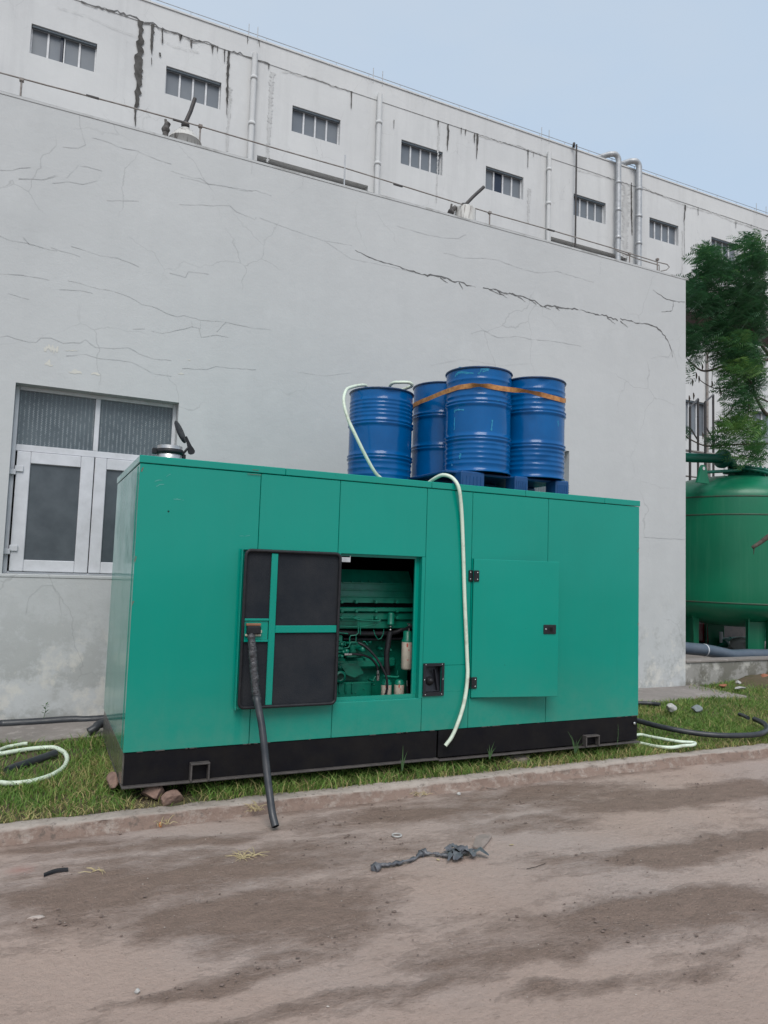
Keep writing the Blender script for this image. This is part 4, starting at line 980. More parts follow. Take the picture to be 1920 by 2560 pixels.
cA, cB = P(745, 130), P(842, 365); cc = (cA+cB)/2; rr = (cB-cA).length/2; axd = (cB-cA).normalized(); nn = Vector((-axd.z, -.0, axd.x))
nn = (nn+Vector((0, -.5, 0))).normalized(); 
MB().lathe([(0, .006), (rr*.7, .006), (rr, .001), (rr, -.004), (rr*.7, -.004), (0, -.004)], cc, 32, axis=nn).build('rain_flap', RUBBER, eo)

# --- engine behind the opening
eng = MB(); e6 = crop(820, 1360, .18992)
def ez(cy, Y=.3): return e6(600, cy, Y=Y).z
def exl(cx_, Y=.3): return e6(cx_, 1200, Y=Y).x
XL, XR = 1.22, 2.30
eng.box((XL, .50, ZC), (XR, 1.0, ez(1250, .5)), .01)                                           # block
eng.box((XL, .42, ez(1640, .42)), (XR-.15, .51, ez(1500, .42)), .02)
block = eng.build('engine', ENGINE, gen)
pf = [(.34, 775), (.36, 700), (.365, 690), (.375, 610), (.385, 520), (.43, 420), (.46, 345)]
poly = [(y, ez(c, y)) for y, c in pf]+[(.95, ez(345, .46)), (.95, ez(775, .34))]
xr = exl(1110, .36)
MB().prism(poly, 'x', XL, xr).build('rocker_cover', ENGINE, block)
rb = MB()
for c_, y in ((610, .374), (695, .362), (518, .384)): z = ez(c_, y); rb.box((XL, y-.010, z-.004), (xr-.005, y+.005, z+.006), .001)
rb.build('cover_rib', ENGINE, block)
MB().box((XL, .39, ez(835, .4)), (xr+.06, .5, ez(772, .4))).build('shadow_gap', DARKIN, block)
MB().box((XL, .30, ez(893, .3)), (xr+.04, .5, ez(838, .3)), .006).build('manifold', ENGINE, block)
MB().box((XL, .325, ez(1000, .33)), (xr+.06, .5, ez(902, .33)), .006).box((XL, .345, ez(1115, .34)), (xr+.06, .5, ez(1001, .34)), .006).build('side_cover', ENGINE, block)
for cx_ in (370, 630, 905, 180): 
    for cy_ in (880, 760, 970): p = e6(cx_, cy_, Y=.3); MB().box((p.x-.010, .285, p.z-.012), (p.x+.010, .33, p.z+.012), .002).build('bracket', ENGINE, block)
for cx_ in (190, 310, 430, 545, 700, 850): p = e6(cx_, 495, Y=.38); MB().lathe([(0, .014), (.008, .012), (.009, 0)], p, 8, axis=(0, -1, 0)).build('bolt', ENGINE, block)
for (cx_, cy_, r) in ((460, 1380, .02), (545, 1290, .02), (700, 1380, .012), (820, 1400, .014), (150, 1620, .03), (240, 1410, .016), (210, 1690, .008), (215, 1630, .008), (480, 1500, .01), (590, 1800, .01), (230, 1700, .008), (600, 1850, .008), (460, 1900, .007), (350, 1950, .007)):
    p = e6(cx_, cy_, Y=.42); MB().lathe([(0, .022), (r*.55, .022), (r*.55, .01), (r, .008), (r, -.12)], p, 16, axis=(0, -1, 0)).build('bolt_boss', ENGINE, block)
# injection pump cluster at the left
pc = MB(); rdm = random.Random(5)
for (a, b, c_, d_, y) in ((110, 1205, 195, 1290, .3), (110, 1300, 225, 1345, .27), (110, 1350, 205, 1400, .26), (110, 1405, 235, 1440, .27), (110, 1450, 195, 1500, .28), (240, 1290, 400, 1320, .36), (300, 1310, 420, 1440, .37), (250, 1440, 400, 1500, .38)):
    p, q = e6(a, b, Y=y), e6(c_, d_, Y=y); pc.box((p.x, y, q.z), (q.x, y+.14, p.z), .008)
for (cx_, cy_, r) in ((170, 1320, .013), (190, 1420, .013), (170, 1475, .012), (235, 1410, .018), (450, 1385, .022)): pc.lathe([(0, .03), (r, .028), (r, -.08)], e6(cx_, cy_, Y=.28), 14, axis=(0, -1, 0))
pc.build('injection_pump', ENGINE, block)
# gear case relief at the bottom left
gc = MB(); y = .44
for poly in ([(120, 1600), (250, 1560), (400, 1580), (470, 1700), (350, 1760), (240, 1720), (200, 1640)],): 
    pts = [e6(a, b, Y=.40) for a, b in poly][::-1]; gc.prism([(p.x, p.z) for p in pts], 'y', .40, .50)
p, q = e6(110, 1830, Y=.41), e6(570, 2010, Y=.41); gc.box((p.x-.1, .41, q.z-.1), (q.x, .5, p.z), .008)
for cx_ in (150, 235, 320): p, q = e6(cx_-8, 1835, Y=.40), e6(cx_+8, 1960, Y=.4); gc.box((p.x, .395, q.z), (q.x, .42, p.z), .003)
gc.lathe([(.03, 0), (.045, .004), (.05, .014), (.045, .024), (.03, .028)], e6(150, 1745, Y=.40), 24, axis=(0, -1, 0))
gc.build('gear_case', ENGINE, block)
# fine pipework
pp = MB()
for l, y, r in (([(120, 968), (270, 970), (330, 965), (420, 975)], .29, .006), ([(120, 1003), (400, 1005)], .3, .004), ([(400, 1010), (400, 1170), (370, 1200), (300, 1205), (285, 1230), (285, 1330), (265, 1365), (215, 1368)], .27, .0045),
                ([(425, 1010), (425, 1190)], .28, .004), ([(420, 1005), (560, 1015), (582, 1000), (584, 940)], .28, .004), ([(330, 975), (420, 1000), (640, 1015), (690, 1000)], .27, .006), ([(120, 1080), (300, 1090), (480, 1085), (620, 1060), (690, 1010)], .29, .005),
                ([(600, 1130), (620, 1200), (660, 1258), (700, 1240), (725, 1190), (735, 1120)], .28, .003), ([(370, 1200), (368, 1290), (300, 1290), (280, 1360)], .28, .004), ([(150, 1288), (225, 1288), (230, 1340)], .26, .004), ([(270, 1555), (370, 1555)], .38, .004), ([(460, 1285), (490, 1285), (520, 1330)], .33, .005),
                ([(120, 1170), (180, 1172), (260, 1180)], .28, .005), ([(600, 1790), (620, 1750), (650, 1740)], .3, .006), ([(910, 1730), (915, 1660)], .3, .003), ([(730, 1740), (900, 1755), (930, 1745)], .28, .010)):
    pp.tube([e6(a, b, Y=y) for a, b in l], r, 7)
pp.build('fuel_pipe', ENGINE, block)
hs = MB(); hs.tube(spline([e6(a, b, Y=y) for a, b, y in ((400, 1300, .27), (470, 1335, .25), (560, 1410, .23), (650, 1520, .21), (720, 1640, .19), (770, 1760, .18), (780, 1880, .18), (765, 1960, .19), (735, 2015, .2))], 5), .0095, 10); hs.build('black_hose', RUBBER, block)
hs = MB(); hs.tube(spline([e6(a, b, Y=.28) for a, b in ((310, 1450), (400, 1455), (500, 1475), (580, 1520), (640, 1600), (655, 1680))], 5), .0095, 10); hs.build('black_hose', RUBBER, block)
hs = MB(); hs.tube(spline([e6(a, b, Y=.3) for a, b in ((820, 1150), (800, 1250), (785, 1350), (772, 1450), (775, 1600), (790, 1740))], 5), .023, 14); hs.tube(spline([e6(a, b, Y=.36) for a, b in ((100, 1165), (400, 1178), (750, 1180), (900, 1160), (1000, 1120), (1200, 1110))], 5), .02, 10); hs.tube(spline([e6(a, b, Y=.4) for a, b in ((200, 1250), (600, 1255), (1000, 1245), (1200, 1240))], 4), .012, 8); hs.build('coolant_hose', RUBBER, block)
cp = MB(); p = e6(825, 1040, Y=.28); cp.lathe([(.001, .085), (.022, .082), (.026, .07), (.027, 0), (.03, -.004), (.03, -.012), (0, -.012)], p, 24); cp.build('coolant_cap', ENGINE, block)
for a, b, y, r in ((822, 1085, .28, .014), (820, 1130, .28, .012)): p = e6(a, b, Y=y); MB().lathe([(0, -.006), (r, -.005), (r, .005), (0, .006)], p, 12).build('hose_clamp', CHROME, block)
for a, b, w_, h_ in ((240, 1452, .02, .009), (285, 1452, .018, .008), (655, 1700, .009, .02), (655, 1750, .011, .03), (1040, 1830, .006, .02), (1040, 1865, .006, .012)): p = e6(a, b, Y=.26); MB().box((p.x-w_, .25, p.z-h_), (p.x+w_, .27, p.z+h_), .003).build('metal_fitting', CHROME, block)
p = e6(1070, 1050, Y=.2); fm = MB(); fm.box((p.x-.018, .195, p.z-.003), (p.x+.018, .205, p.z+.005), .001); fm.tube([p, p+Vector((0, 0, -.06))], .006, 8); fm.build('tap_handle', CHROME, block)
hs = MB(); hs.tube(spline([e6(a, b, Y=.26) for a, b in ((1040, 1870), (1045, 1940), (1060, 2015))], 4), .011, 10); hs.tube([e6(1000, 1140, Y=.25), e6(1080, 1090, Y=.2), e6(1160, 1080, Y=.12)], .016, 10); hs.build('black_hose', RUBBER, block)
LBL = simple('filter_print_red', (.45, .06, .04), (.5, .1, .06), rough=.5)
for (cx_, c0, c1_, c2_, r, y) in ((1050, 1140, 1285, 1650, .046, .22), (770, 1780, 1848, 2040, .041, .24), (940, 1782, 1845, 2040, .041, .26)):
    p = e6(cx_, c0, Y=y); za, zb_, zc_ = e6(cx_, c0, Y=y).z, e6(cx_, c1_, Y=y).z, e6(cx_, c2_, Y=y).z
    f = MB().lathe([(0, zc_), (r*.8, zc_), (r, zc_+.012), (r, zb_-.002)], (p.x, y, 0), 32); fo = f.build('oil_filter', CREAM, block)
    MB().lathe([(r*1.02, zb_-.001), (r*1.02, zb_+.015), (r*.8, zb_+.03), (r*.75, za-.006), (r*.4, za), (0, za)], (p.x, y, 0), 24).build('filter_head', ENGINE, fo) if False else MB().lathe([(r*1.02, zb_-.001), (r*1.02, zb_+.012), (r*.8, zb_+.022), (r*.75, za-.006), (r*.4, za), (0, za)], (p.x, y, 0), 24).build('filter_head', ENGINE, block)
    k = MB()
    for (aa, zz, w_, h_) in ((-2.05, .82, .25, .03), (-1.75, .7, .2, .008), (-1.3, .85, .25, .006), (-1.9, .35, .3, .006)):
        z = zc_+(zb_-zc_)*zz; vs = []
        for t in range(5):
            a = aa+w_*(t/4-.5); vs += [(p.x+(r+.0006)*math.cos(a), y+(r+.0006)*math.sin(a), z), (p.x+(r+.0006)*math.cos(a), y+(r+.0006)*math.sin(a), z+h_*(r/.046))]
        k.add(vs, [(2*i, 2*i+2, 2*i+3, 2*i+1) for i in range(4)])
    k.build('filter_print', LBL, block)
p, q = e6(168, 172, Y=.012), e6(293, 240, Y=.012)
MB().box((p.x-.03, .008, q.z), (q.x, .014, p.z), .001).box((q.x-.004, .008, p.z), (q.x, .014, p.z+.012)).build('door_stay', simple('pale_grey_steel', (.5, .52, .54), rough=.4), gen)

# ------------------------------------------------------------------ oil drums on the roof
def drum_mat():
    m, nt, b = newmat('drum_blue'); v = coords(nt)
    c = mixc(nt, noise(nt, v, 3, 5, .6, .3, .7), (.0, .10, .31), (.0, .075, .24))
    s = noise(nt, coords(nt, (1, 1, .55)), 8, 9, .75, .63, .67); s = mth(nt, 'MULTIPLY', s, noise(nt, v, 2.0, 2, .5, .48, .55), True)
    c = mixc(nt, mth(nt, 'MULTIPLY', s, .8), c, (.012, .27, .42))
    s = noise(nt, v, 14, 8, .75, .69, .72); c = mixc(nt, mth(nt, 'MULTIPLY', s, .8), c, (.1, .085, .07))
    nt.links.new(c, b.inputs['Base Color']); b.inputs['Roughness'].default_value = .17; b.inputs['Specular IOR Level'].default_value = .33
    bump(nt, b, noise(nt, v, 7, 3, .5, 0, 1), .02, .22); return m
DRUM = drum_mat()
DR, DH = .288, .905
def hoop(z, h=.013, w_=.026): return [(DR, z-w_), (DR+h, z-w_*.6), (DR+h*.85, z-w_*.35), (DR+h*.2, z), (DR+h*.85, z+w_*.35), (DR+h, z+w_*.6), (DR, z+w_)]
def corr(z0, z1, n, h=.0045):
    o = []
    for k in range(n):
        z = z0+(z1-z0)*k/(n-1); o += [(DR, z-.013), (DR+h, z-.004), (DR+h, z+.004), (DR, z+.013)]
    return o
def make_drum(x, y, z, upper, lower, label, seed, extra=()):
    th = thing('oil_drum', label, 'drum', (x, y, z), 'blue oil drums on the generator roof')
    rd = random.Random(seed); dents = [(rd.uniform(-2.8, -.4), rd.uniform(.15, .8), rd.uniform(.12, .25), rd.uniform(.03, .07), rd.uniform(.008, .03)) for _ in range(6)]
    dents += list(extra)
    def dent(a, zz):
        zz -= z; s = 0
        for (da, dz, wa, wz, dep) in dents:
            d = (a-2*PI if a > PI else a); e = ((d-da)/wa)**2+((zz-dz)/wz)**2
            if e < 4: s -= dep*math.exp(-e*1.5)
        return s
    pr = [(DR-.02, .012), (DR+.008, .0), (DR+.011, .006), (DR+.008, .014), (DR, .02)]
    mid = (lower and corr(.075, .245, lower) or [])+hoop(.295)+[(DR, .4), (DR, .5)]+hoop(.60)+(upper and corr(.66, .80, upper) or [])+[(DR, .83)]
    pr += mid+[(DR, DH-.03), (DR, DH-.018)]
    full = []
    for i in range(len(pr)-1):
        full.append(pr[i]); dz = pr[i+1][1]-pr[i][1]; n = int(dz/.02)
        for k in range(1, n): t = k/n; full.append((pr[i][0]*(1-t)+pr[i+1][0]*t, pr[i][1]*(1-t)+pr[i+1][1]*t))
    full.append(pr[-1])
    MB().lathe([(r, q+z) for r, q in full], (x, y, 0), 96, dent=dent).build('drum_body', DRUM, th)
    MB().lathe([(DR+.0005, z+DH-.019), (DR+.008, z+DH-.016), (DR+.012, z+DH-.008), (DR+.008, z+DH-.001), (DR, z+DH), (DR-.004, z+DH-.018), (0, z+DH-.018)], (x, y, 0), 72).build('drum_rim', simple('rim_dark_blue', (.004, .035, .12), (.02, .04, .08), rough=.35, sc=20) if 'rim_dark_blue' not in bpy.data.materials else bpy.data.materials['rim_dark_blue'], th)
    bg_ = MB().lathe([(.022, z+DH-.018), (.022, z+DH-.004), (0, z+DH-.003)], (x+.12, y+.1, 0), 14); bg_.build('bung', CHROME, th)
    return th
PZ = ZT+.15
make_drum(2.20, 1.0, ZT+.002, 5, 4, 'blue drum standing alone straight on the green roof with a hose in it', 1, [(-1.7, .86, .35, .03, .05)])
make_drum(2.88, .42, PZ, 3, 5, 'blue drum at the front of the strapped group, tallest looking, smudged cyan', 2, [(-1.0, .53, .1, .08, .012)])
make_drum(3.482, .43, PZ, 4, 5, 'dented blue drum at the right of the strapped group', 3, [(-1.9, .86, .25, .02, .05), (-1.9, .74, .12, .03, .03), (-1.5, .2, .2, .05, .02), (-1.9, .15, .2, .03, .03)])
make_drum(2.865, 1.02, PZ, 0, 0, 'plain smooth blue drum half hidden behind the front strapped drum', 4)
# light blue-green smears where old paint was wiped
SM = simple('cyan_smear', (.012, .26, .42), (.02, .2, .38), rough=.5, sc=50)
def smear(cx_, cy_, r, th_, px, seed):
    """ragged thin flake following the drum shell; px = crop pixels of its centre line (region 820,880)"""
    f4 = crop(820, 880, .38577)
    for (a0, b0, a1, b1, wd) in px:
        rd = random.Random(seed+int(a0)); vs = []; n = 9
        for i in range(n):
            t = i/(n-1); a = a0+(a1-a0)*t; b = b0+(b1-b0)*t
            p = f4(a, b, Y=cy_-r); dxx = max(-.98, min(.98, (p.x-cx_)/r)); yy = cy_-math.sqrt(1-dxx*dxx)*r
            p = f4(a, b, Y=yy); w_ = wd*rd.uniform(.5, 1.9)
            d = Vector((a1-a0, 0, -(b1-b0))).normalized(); nn_ = Vector((-d.z, 0, d.x))
            q = Vector((p.x-cx_, yy-cy_, 0)).normalized()*(r+.002)
            for s_ in (-1, 1): vs.append((cx_+q.x+nn_.x*w_*s_, cy_+q.y, p.z+nn_.z*w_*s_*rd.uniform(.5, 1)))
        m_ = MB().add(vs, [(2*i, 2*i+2, 2*i+3, 2*i+1) for i in range(n-1)]); m_.build('paint_smear', SM, th_)
fd = [o for o in COL.objects if o.name.startswith('oil_drum')]
smear(2.88, .42, DR, fd[1], [(830,165,900,150,.007),(880,158,950,148,.008),(860,128,920,120,.004),(975,150,995,120,.008),(990,115,1050,108,.007),(1000,130,1040,118,.005),(832,395,870,385,.008),(870,388,915,392,.006),(853,430,850,510,.004),(905,670,903,705,.012),(762,712,808,735,.007),(1065,440,1058,510,.005),(835,508,860,506,.004)], 7)

# pallet
pt = thing('pallet', 'blue plastic pallet under the strapped drums on the green roof', 'pallet', (3.3, .7, ZT))
x0, x1, y0, y1 = 2.47, 3.70, .15, 1.32
MB().box((x0, y0+.10, ZT+.125), (x1, y1, PZ-.001), .006).build('deck', PALLET, pt)
for xa, xb in ((x0+.10, x0+.33), (3.11, 3.25), (x1-.15, x1-.005)):
    for ya, yb in ((y0+.01, y0+.17), (.65, .8), (y1-.17, y1-.01)): 
        b_ = MB().box((xa, ya, ZT+.001), (xb, yb, ZT+(.142 if ya < .3 else .124)), .012); 
        if ya < .3:
            for k in range(6): b_.box((xa+.01+k*(xb-xa-.02)/6, ya-.004, ZT+.015), (xa+.014+k*(xb-xa-.02)/6, ya+.002, ZT+.1))
        b_.build('foot', PALLET, pt)
gr = MB()
for k in range(5): gr.box((x1-.004, y0+.02, ZT+.02+k*.02), (x1+.004, y0+.16, ZT+.024+k*.02))
gr.build('rib', PALLET, pt)

# strap round the three drums
def proj(P):
    d = np.array(P)-CAM; z = d@fw; return 960+FOC*(d@RT)/z, 1280-FOC*(d@UP)/z
C3 = [(2.865, 1.02), (2.88, .42), (3.482, .43)]; RR = DR+.004
def arc(c, a0, a1, n): return [(c[0]+RR*math.cos(a0+(a1-a0)*k/n), c[1]+RR*math.sin(a0+(a1-a0)*k/n)) for k in range(n+1)]
hull = arc(C3[0], PI*.75, PI*1.0, 6)+arc(C3[1], PI*1.0, PI*1.49, 16)+arc(C3[2], PI*1.49, PI*2.15, 22)+arc(C3[2], PI*2.15, PI*2.6, 5)+arc(C3[0], PI*.3, PI*.75, 5)
# densify
Hh = []
for i in range(len(hull)-1):
    a, b = Vector(hull[i]), Vector(hull[i+1]); n = max(1, int((b-a).length/.04))
    for k in range(n): Hh.append(a.lerp(b, k/n))
strap_px = [(555, 338), (640, 308), (750, 262), (850, 228), (950, 218), (1050, 224), (1120, 236), (1200, 248), (1300, 262), (1400, 282), (1480, 302), (1525, 315)]
sx = [820+a*.38577 for a, b in strap_px]; sy = [880+b*.38577 for a, b in strap_px]
vs = []; nH = len(Hh)
for i, p in enumerate(Hh):
    front = (p.x-2.8)*-.55+(p.y-.7)*-1 > -.32 and p.y < 1.1
    z = 3.25
    for _ in range(4):
        px, py = proj((p.x, p.y, z)); ty = float(np.interp(px, sx, sy)); z += (py-ty)/(FOC/6.6)
    if p.y > .95 or (p.x > 3.5 and p.y > .55): z = 3.2
    u = i/nH; tw = 0
    px, _ = proj((p.x, p.y, z)); tc_ = (px-820)/.38577
    tw = 1.15*math.exp(-((tc_-985)/55)**2)+1.2*math.exp(-((tc_-1290)/80)**2)
    hw = .021
    out_ = Vector((p.x-3.07, p.y-.62, 0)).normalized()
    dz = Vector((0, 0, math.cos(tw)))*hw+out_*math.sin(tw)*hw
    base_ = Vector((p.x, p.y, z))+out_*(.004+abs(math.sin(tw))*hw)
    vs += [base_+dz, base_-dz]
sm_ = MB().add(vs, [(2*i, 2*i+1, 2*((i+1) % nH)+1, 2*((i+1) % nH)) for i in range(nH)], True)
so = sm_.build('strap', STRAP, None, fix=False); tag(so, 'twisted orange brown strap tied around the three blue drums', 'strap')

# ------------------------------------------------------------------ hoses and pipes
def hose(name, pts, r, m, label, cat='hose', n=7, group=None, hollow=False, jit=0):
    sp = spline(pts, n); h = MB(); h.tube(sp, r, 12, cap=True)
    if hollow:
        e = Vector(sp[-1]); d = (e-Vector(sp[-2])).normalized()
    o = h.build(name, m, None); tag(o, label, cat, group)
    if hollow:
        q = e+d*.0012; MB().lathe([(0, 0), (r*.82, 0)], q, 16, axis=d).build('hose_mouth', DARKIN, o)
    return o
hose('hose', [cF(920,1052,Y=.32), cF(925,1044,Y=.25), cF(940,1033,Y=.16), cF(957,1026,Y=.08), cF(975,1031,Y=.02), cF(988,1046,Y=-.035), cF(994,1070,Y=-.045), cF(998,1120,Y=-.03), cF(1001,1200,Y=-.022), cF(1004,1300,Y=-.022), cF(1009,1420,Y=-.022), cF(1010,1460,Y=-.03), cF(1005,1505,Y=-.035), cF(995,1545,Y=-.04), cF(978,1588,Y=-.05), cF(962,1611,Y=-.05)],
     .0148, WHITEHOSE, 'pale hose hanging down the middle of the generator front', hollow=True)
hose('hose', [cF(826,1036,Y=.69), cF(810,1020,Y=.69), cF(790,985,Y=.685), cF(768,940,Y=.69), cF(752,905,Y=.72), cF(743,870,Y=.78), cF(746,847,Y=.85), cF(757,837,Y=.95), cF(790,833,Y=1.1), (2.15, 1.25, 3.262), (2.32, 1.2, 3.275), cF(845,830,Y=.95), cF(865,826,Y=.85), cF(885,827,Y=.82), cF(890,833,Y=.84), cF(880,838,Y=.92), (2.3, 1.1, 3.262)],
     .0145, WHITEHOSE, 'pale hose looping over the drum that stands alone on the roof')
g1 = crop(0, 1700, .30139)
hose('hose', [g1(a, b, Z=z) for a, b, z in ((-260,700,.13),(-200,640,.15),(-100,615,.16),(0,612,.17),(130,590,.175),(230,575,.175),(320,565,.175),(440,560,.175),(510,585,.172),(550,625,.165),(552,680,.155),(510,740,.145),(400,800,.138),(250,842,.132),(100,857,.13),(0,850,.13),(-120,820,.13))],
     .0165, WHITEHOSE, 'pale hose lying in a wide loop on the grass at left')
hose('hose', [g1(a, b, Z=.18) for a, b in ((-80,610),(0,580),(60,557),(120,545),(180,533),(225,528))], .015, WHITEHOSE, 'short pale hose end lying above the grass loop at left')
hose('pipe_offcut', [g1(a, b, Z=z) for a, b, z in ((60,752,.14),(130,722,.145),(200,700,.15),(330,655,.16),(462,608,.175))], .029, BLKPIPE, 'dark pipe offcut lying in grass inside the pale hose loop', 'pipe')
hose('wall_pipe', [(-4, 2.14, .21), g1(-100,374,Y=2.14), g1(0,366,Y=2.14), g1(300,350,Y=2.14), g1(600,330,Y=2.14), g1(850,324,Y=2.12), (1.2, 2.1, .24), (2.5, 2.15, .24)], .036, BLKPIPE, 'long black pipe lying along the foot of the grey wall at left', 'pipe')
hose('pipe_end', [g1(735,432,Z=.21), g1(790,400,Z=.235), g1(850,360,Z=.26), (.3, 1.75, .25), (.8, 1.8, .24)], .035, BLKPIPE, 'black pipe end poking from behind the generator left corner', 'pipe', hollow=False)
g4 = crop(1400, 1650, .31344)
hose('hose', [g4(a, b, Z=z) for a, b, z in ((400,640,.14),(560,610,.14),(640,596,.14),(720,612,.14),(850,635,.14),(960,652,.138),(1060,658,.135),(1078,668,.135),(1050,680,.135),(980,684,.133),(900,697,.128),(810,694,.125),(720,680,.12),(620,660,.12),(480,650,.12))], .0145, WHITEHOSE, 'pale hose folded back on the grass right of the generator')
hose('black_pipe', [g4(a, b, Z=z) for a, b, z in ((400,430,.2),(560,470,.2),(640,490,.2),(760,522,.19),(900,553,.18),(1100,586,.165),(1300,602,.16),(1500,600,.16),(1610,585,.165),(1650,555,.17),(1640,520,.18),(1595,490,.19),(1550,472,.19))], .026, BLKPIPE, 'thick black pipe curving over the grass at right', 'pipe')
hose('black_pipe', [g4(a, b, Z=.2) for a, b in ((1500,462),(1460,442),(1430,433))], .02, BLKPIPE, 'short black pipe end in the grass near the curving black pipe', 'pipe')
hose('black_pipe', [g4(a, b, Z=.21) for a, b in ((400,338),(560,340),(640,343),(720,346),(800,355))], .022, BLKPIPE, 'thin black pipe beside the concrete strip right of generator', 'pipe')
# pipe tied to the open door latch, propped on the road
g2 = crop(250, 1700, .36166); g5 = crop(560, 1340, .33755)
pr_ = [(g5, 203, 745, -.11), (g5, 208, 800, -.12), (g5, 214, 900, -.135), (g5, 222, 1000, -.15), (g5, 232, 1100, -.165), (g5, 245, 1200, -.185), (g2, 1082, 130, -.22), (g2, 1100, 210, -.25), (g2, 1122, 310, -.29), (g2, 1138, 440, -.335), (g2, 1150, 560, -.37), (g2, 1162, 690, -.42), (g2, 1177, 820, -.475), (g2, 1190, 930, -.525), (g2, 1212, 1040, -.57)]
pts = [f(a, b, Y=y) for f, a, b, y in pr_]
for i_, p in enumerate(pts):
    q_ = pts[0].lerp(pts[-1], i_/(len(pts)-1)); t_ = (pts[0].z-p.z)/(pts[0].z-pts[-1].z); q_ = pts[0].lerp(pts[-1], t_)
    if 0 < i_ < len(pts)-1: p.x = p.x*.6+q_.x*.4
    p.z = max(p.z, .028)
hose('prop_pipe', pts, [.0245]*((len(pts)-1)*5+1) if False else .0245, BLKPIPE, 'long black pipe hanging from the open door latch down to the road', 'pipe', 5, hollow=True)
# ragged black film wrapped round its upper half
wr = MB(); rd = random.Random(4); top = [Vector(p) for p in spline(pts[:7], 8)]
for lay in range(3):
    path = [p+Vector((rd.uniform(-.004, .004), rd.uniform(-.006, .0), 0)) for p in top]
    rad = [(.0245+.003*abs(math.sin(i*.12+lay))+rd.uniform(-.001, .001))*(1-.25*(i < 6)) for i in range(len(path))]
    wr.tube(path, rad, 9, jit=.09)
wr.lathe([(0, .03), (.022, .02), (.03, 0), (.02, -.02), (0, -.03)], top[1], 9)
wo = wr.build('plastic_wrap', simple('wrinkled_film', (.02, .02, .023), (.07, .07, .075), rough=.35, sc=30, bmp=.01, bsc=60), None); tag(wo, 'wrinkled black plastic film wrapped round the hanging pipe', 'plastic wrap')

# ------------------------------------------------------------------ small things on the ground
def rock(name, c, size, m, label, seed, rot=0, cat='rock', group=None, flat=.0):
    import bmesh
    bm = bmesh.new(); bmesh.ops.create_icosphere(bm, subdivisions=3, radius=1)
    rg = random.Random(seed); pl = [(Vector((rg.uniform(-1, 1), rg.uniform(-1, 1), rg.uniform(-1, 1))).normalized(), rg.uniform(.55, .85)) for _ in range(14)]
    Rr = Matrix.Rotation(rot, 3, 'Z')
    for v in bm.verts:
        p = v.co.copy()
        for n_, d_ in pl:
            k = p.dot(n_)
            if k > d_: p -= n_*(k-d_)
        p += Vector((rg.uniform(-1, 1), rg.uniform(-1, 1), rg.uniform(-1, 1)))*.02
        p = Vector((p.x*size[0], p.y*size[1], p.z*size[2])); v.co = Rr @ p
    me = bpy.data.meshes.new(name); bm.to_mesh(me); bm.free(); me.materials.append(m)
    o = bpy.data.objects.new(name, me); COL.objects.link(o); o.location = c; tag(o, label, cat, group); return o
rock('rock', (.205, .06, .125), (.085, .10, .062), STONE, 'brown broken rock wedged directly under the front left corner', 1, .3)
rock('rock', (.315, -.02, .095), (.10, .075, .05), STONE, 'tan flat rock leaning against the wedge rock by the kerb', 2, .9)
rock('rock', (-.02, .26, .155), (.045, .11, .06), STONE, 'reddish rock showing beside the left end of the base', 3, .1)
rock('rock', (3.12, .06, .10), (.15, .1, .05), CARD, 'flat muddy block under the middle of the base', 4, .1, 'block')
p = g4(893, 372, Z=.23); rock('rubble', (p.x, p.y, .22), (.10, .06, .05), PALEST, 'whitish lump of rubble on the grass near concrete strip', 5, .2)
p = g4(1090, 385, Z=.2); rock('rubble', (p.x, p.y, .20), (.09, .06, .045), simple('grey_rubble', (.22, .25, .25), (.15, .17, .17), rough=.9), 'blue-grey lump of rubble on the grass at right', 6, .2)
p = g4(1425, 180, Z=.3); rock('rubble', (p.x, p.y, p.z-.0), (.045, .04, .035), PALEST, 'small white stone on the soil heap below the low wall', 7, .2)
mh = MB(); p = g4(1480, 190, Y=2.0)
xs_ = lin(7.9, 10.2, .05); ys_ = lin(1.75, 2.26, .05)
o = grid_mesh('soil_heap', xs_, ys_, lambda x, y: ground_z(x, y)-.02+.14*np.clip(1-((x-9.15)/1.0)**2-((y-2.2)/.42)**2, 0, 1)*(.5+fbm(x, y, 7, 111)), SOIL, {}); tag(o, 'dark heap of soil against the low concrete wall', 'soil heap')
for i, (a, b, s_) in enumerate(((1300, 205, .05), (1630, 140, .09))):
    p = g4(a, b, Y=1.95 if i == 0 else 2.1); rock('brick_piece', p, (s_*1.3, s_, s_*.6), simple('red_brick', (.35, .13, .06), (.25, .1, .06), rough=.9), ('small orange brick crumb left of the soil heap', 'larger orange brick piece on the soil heap')[i], 20+i, 0, 'brick')
p = g4(1440, 222, Z=.25); rock('rubble', p, (.12, .04, .02), PALEST, 'flat grey concrete sliver on the grass below the low wall', 9, .1)
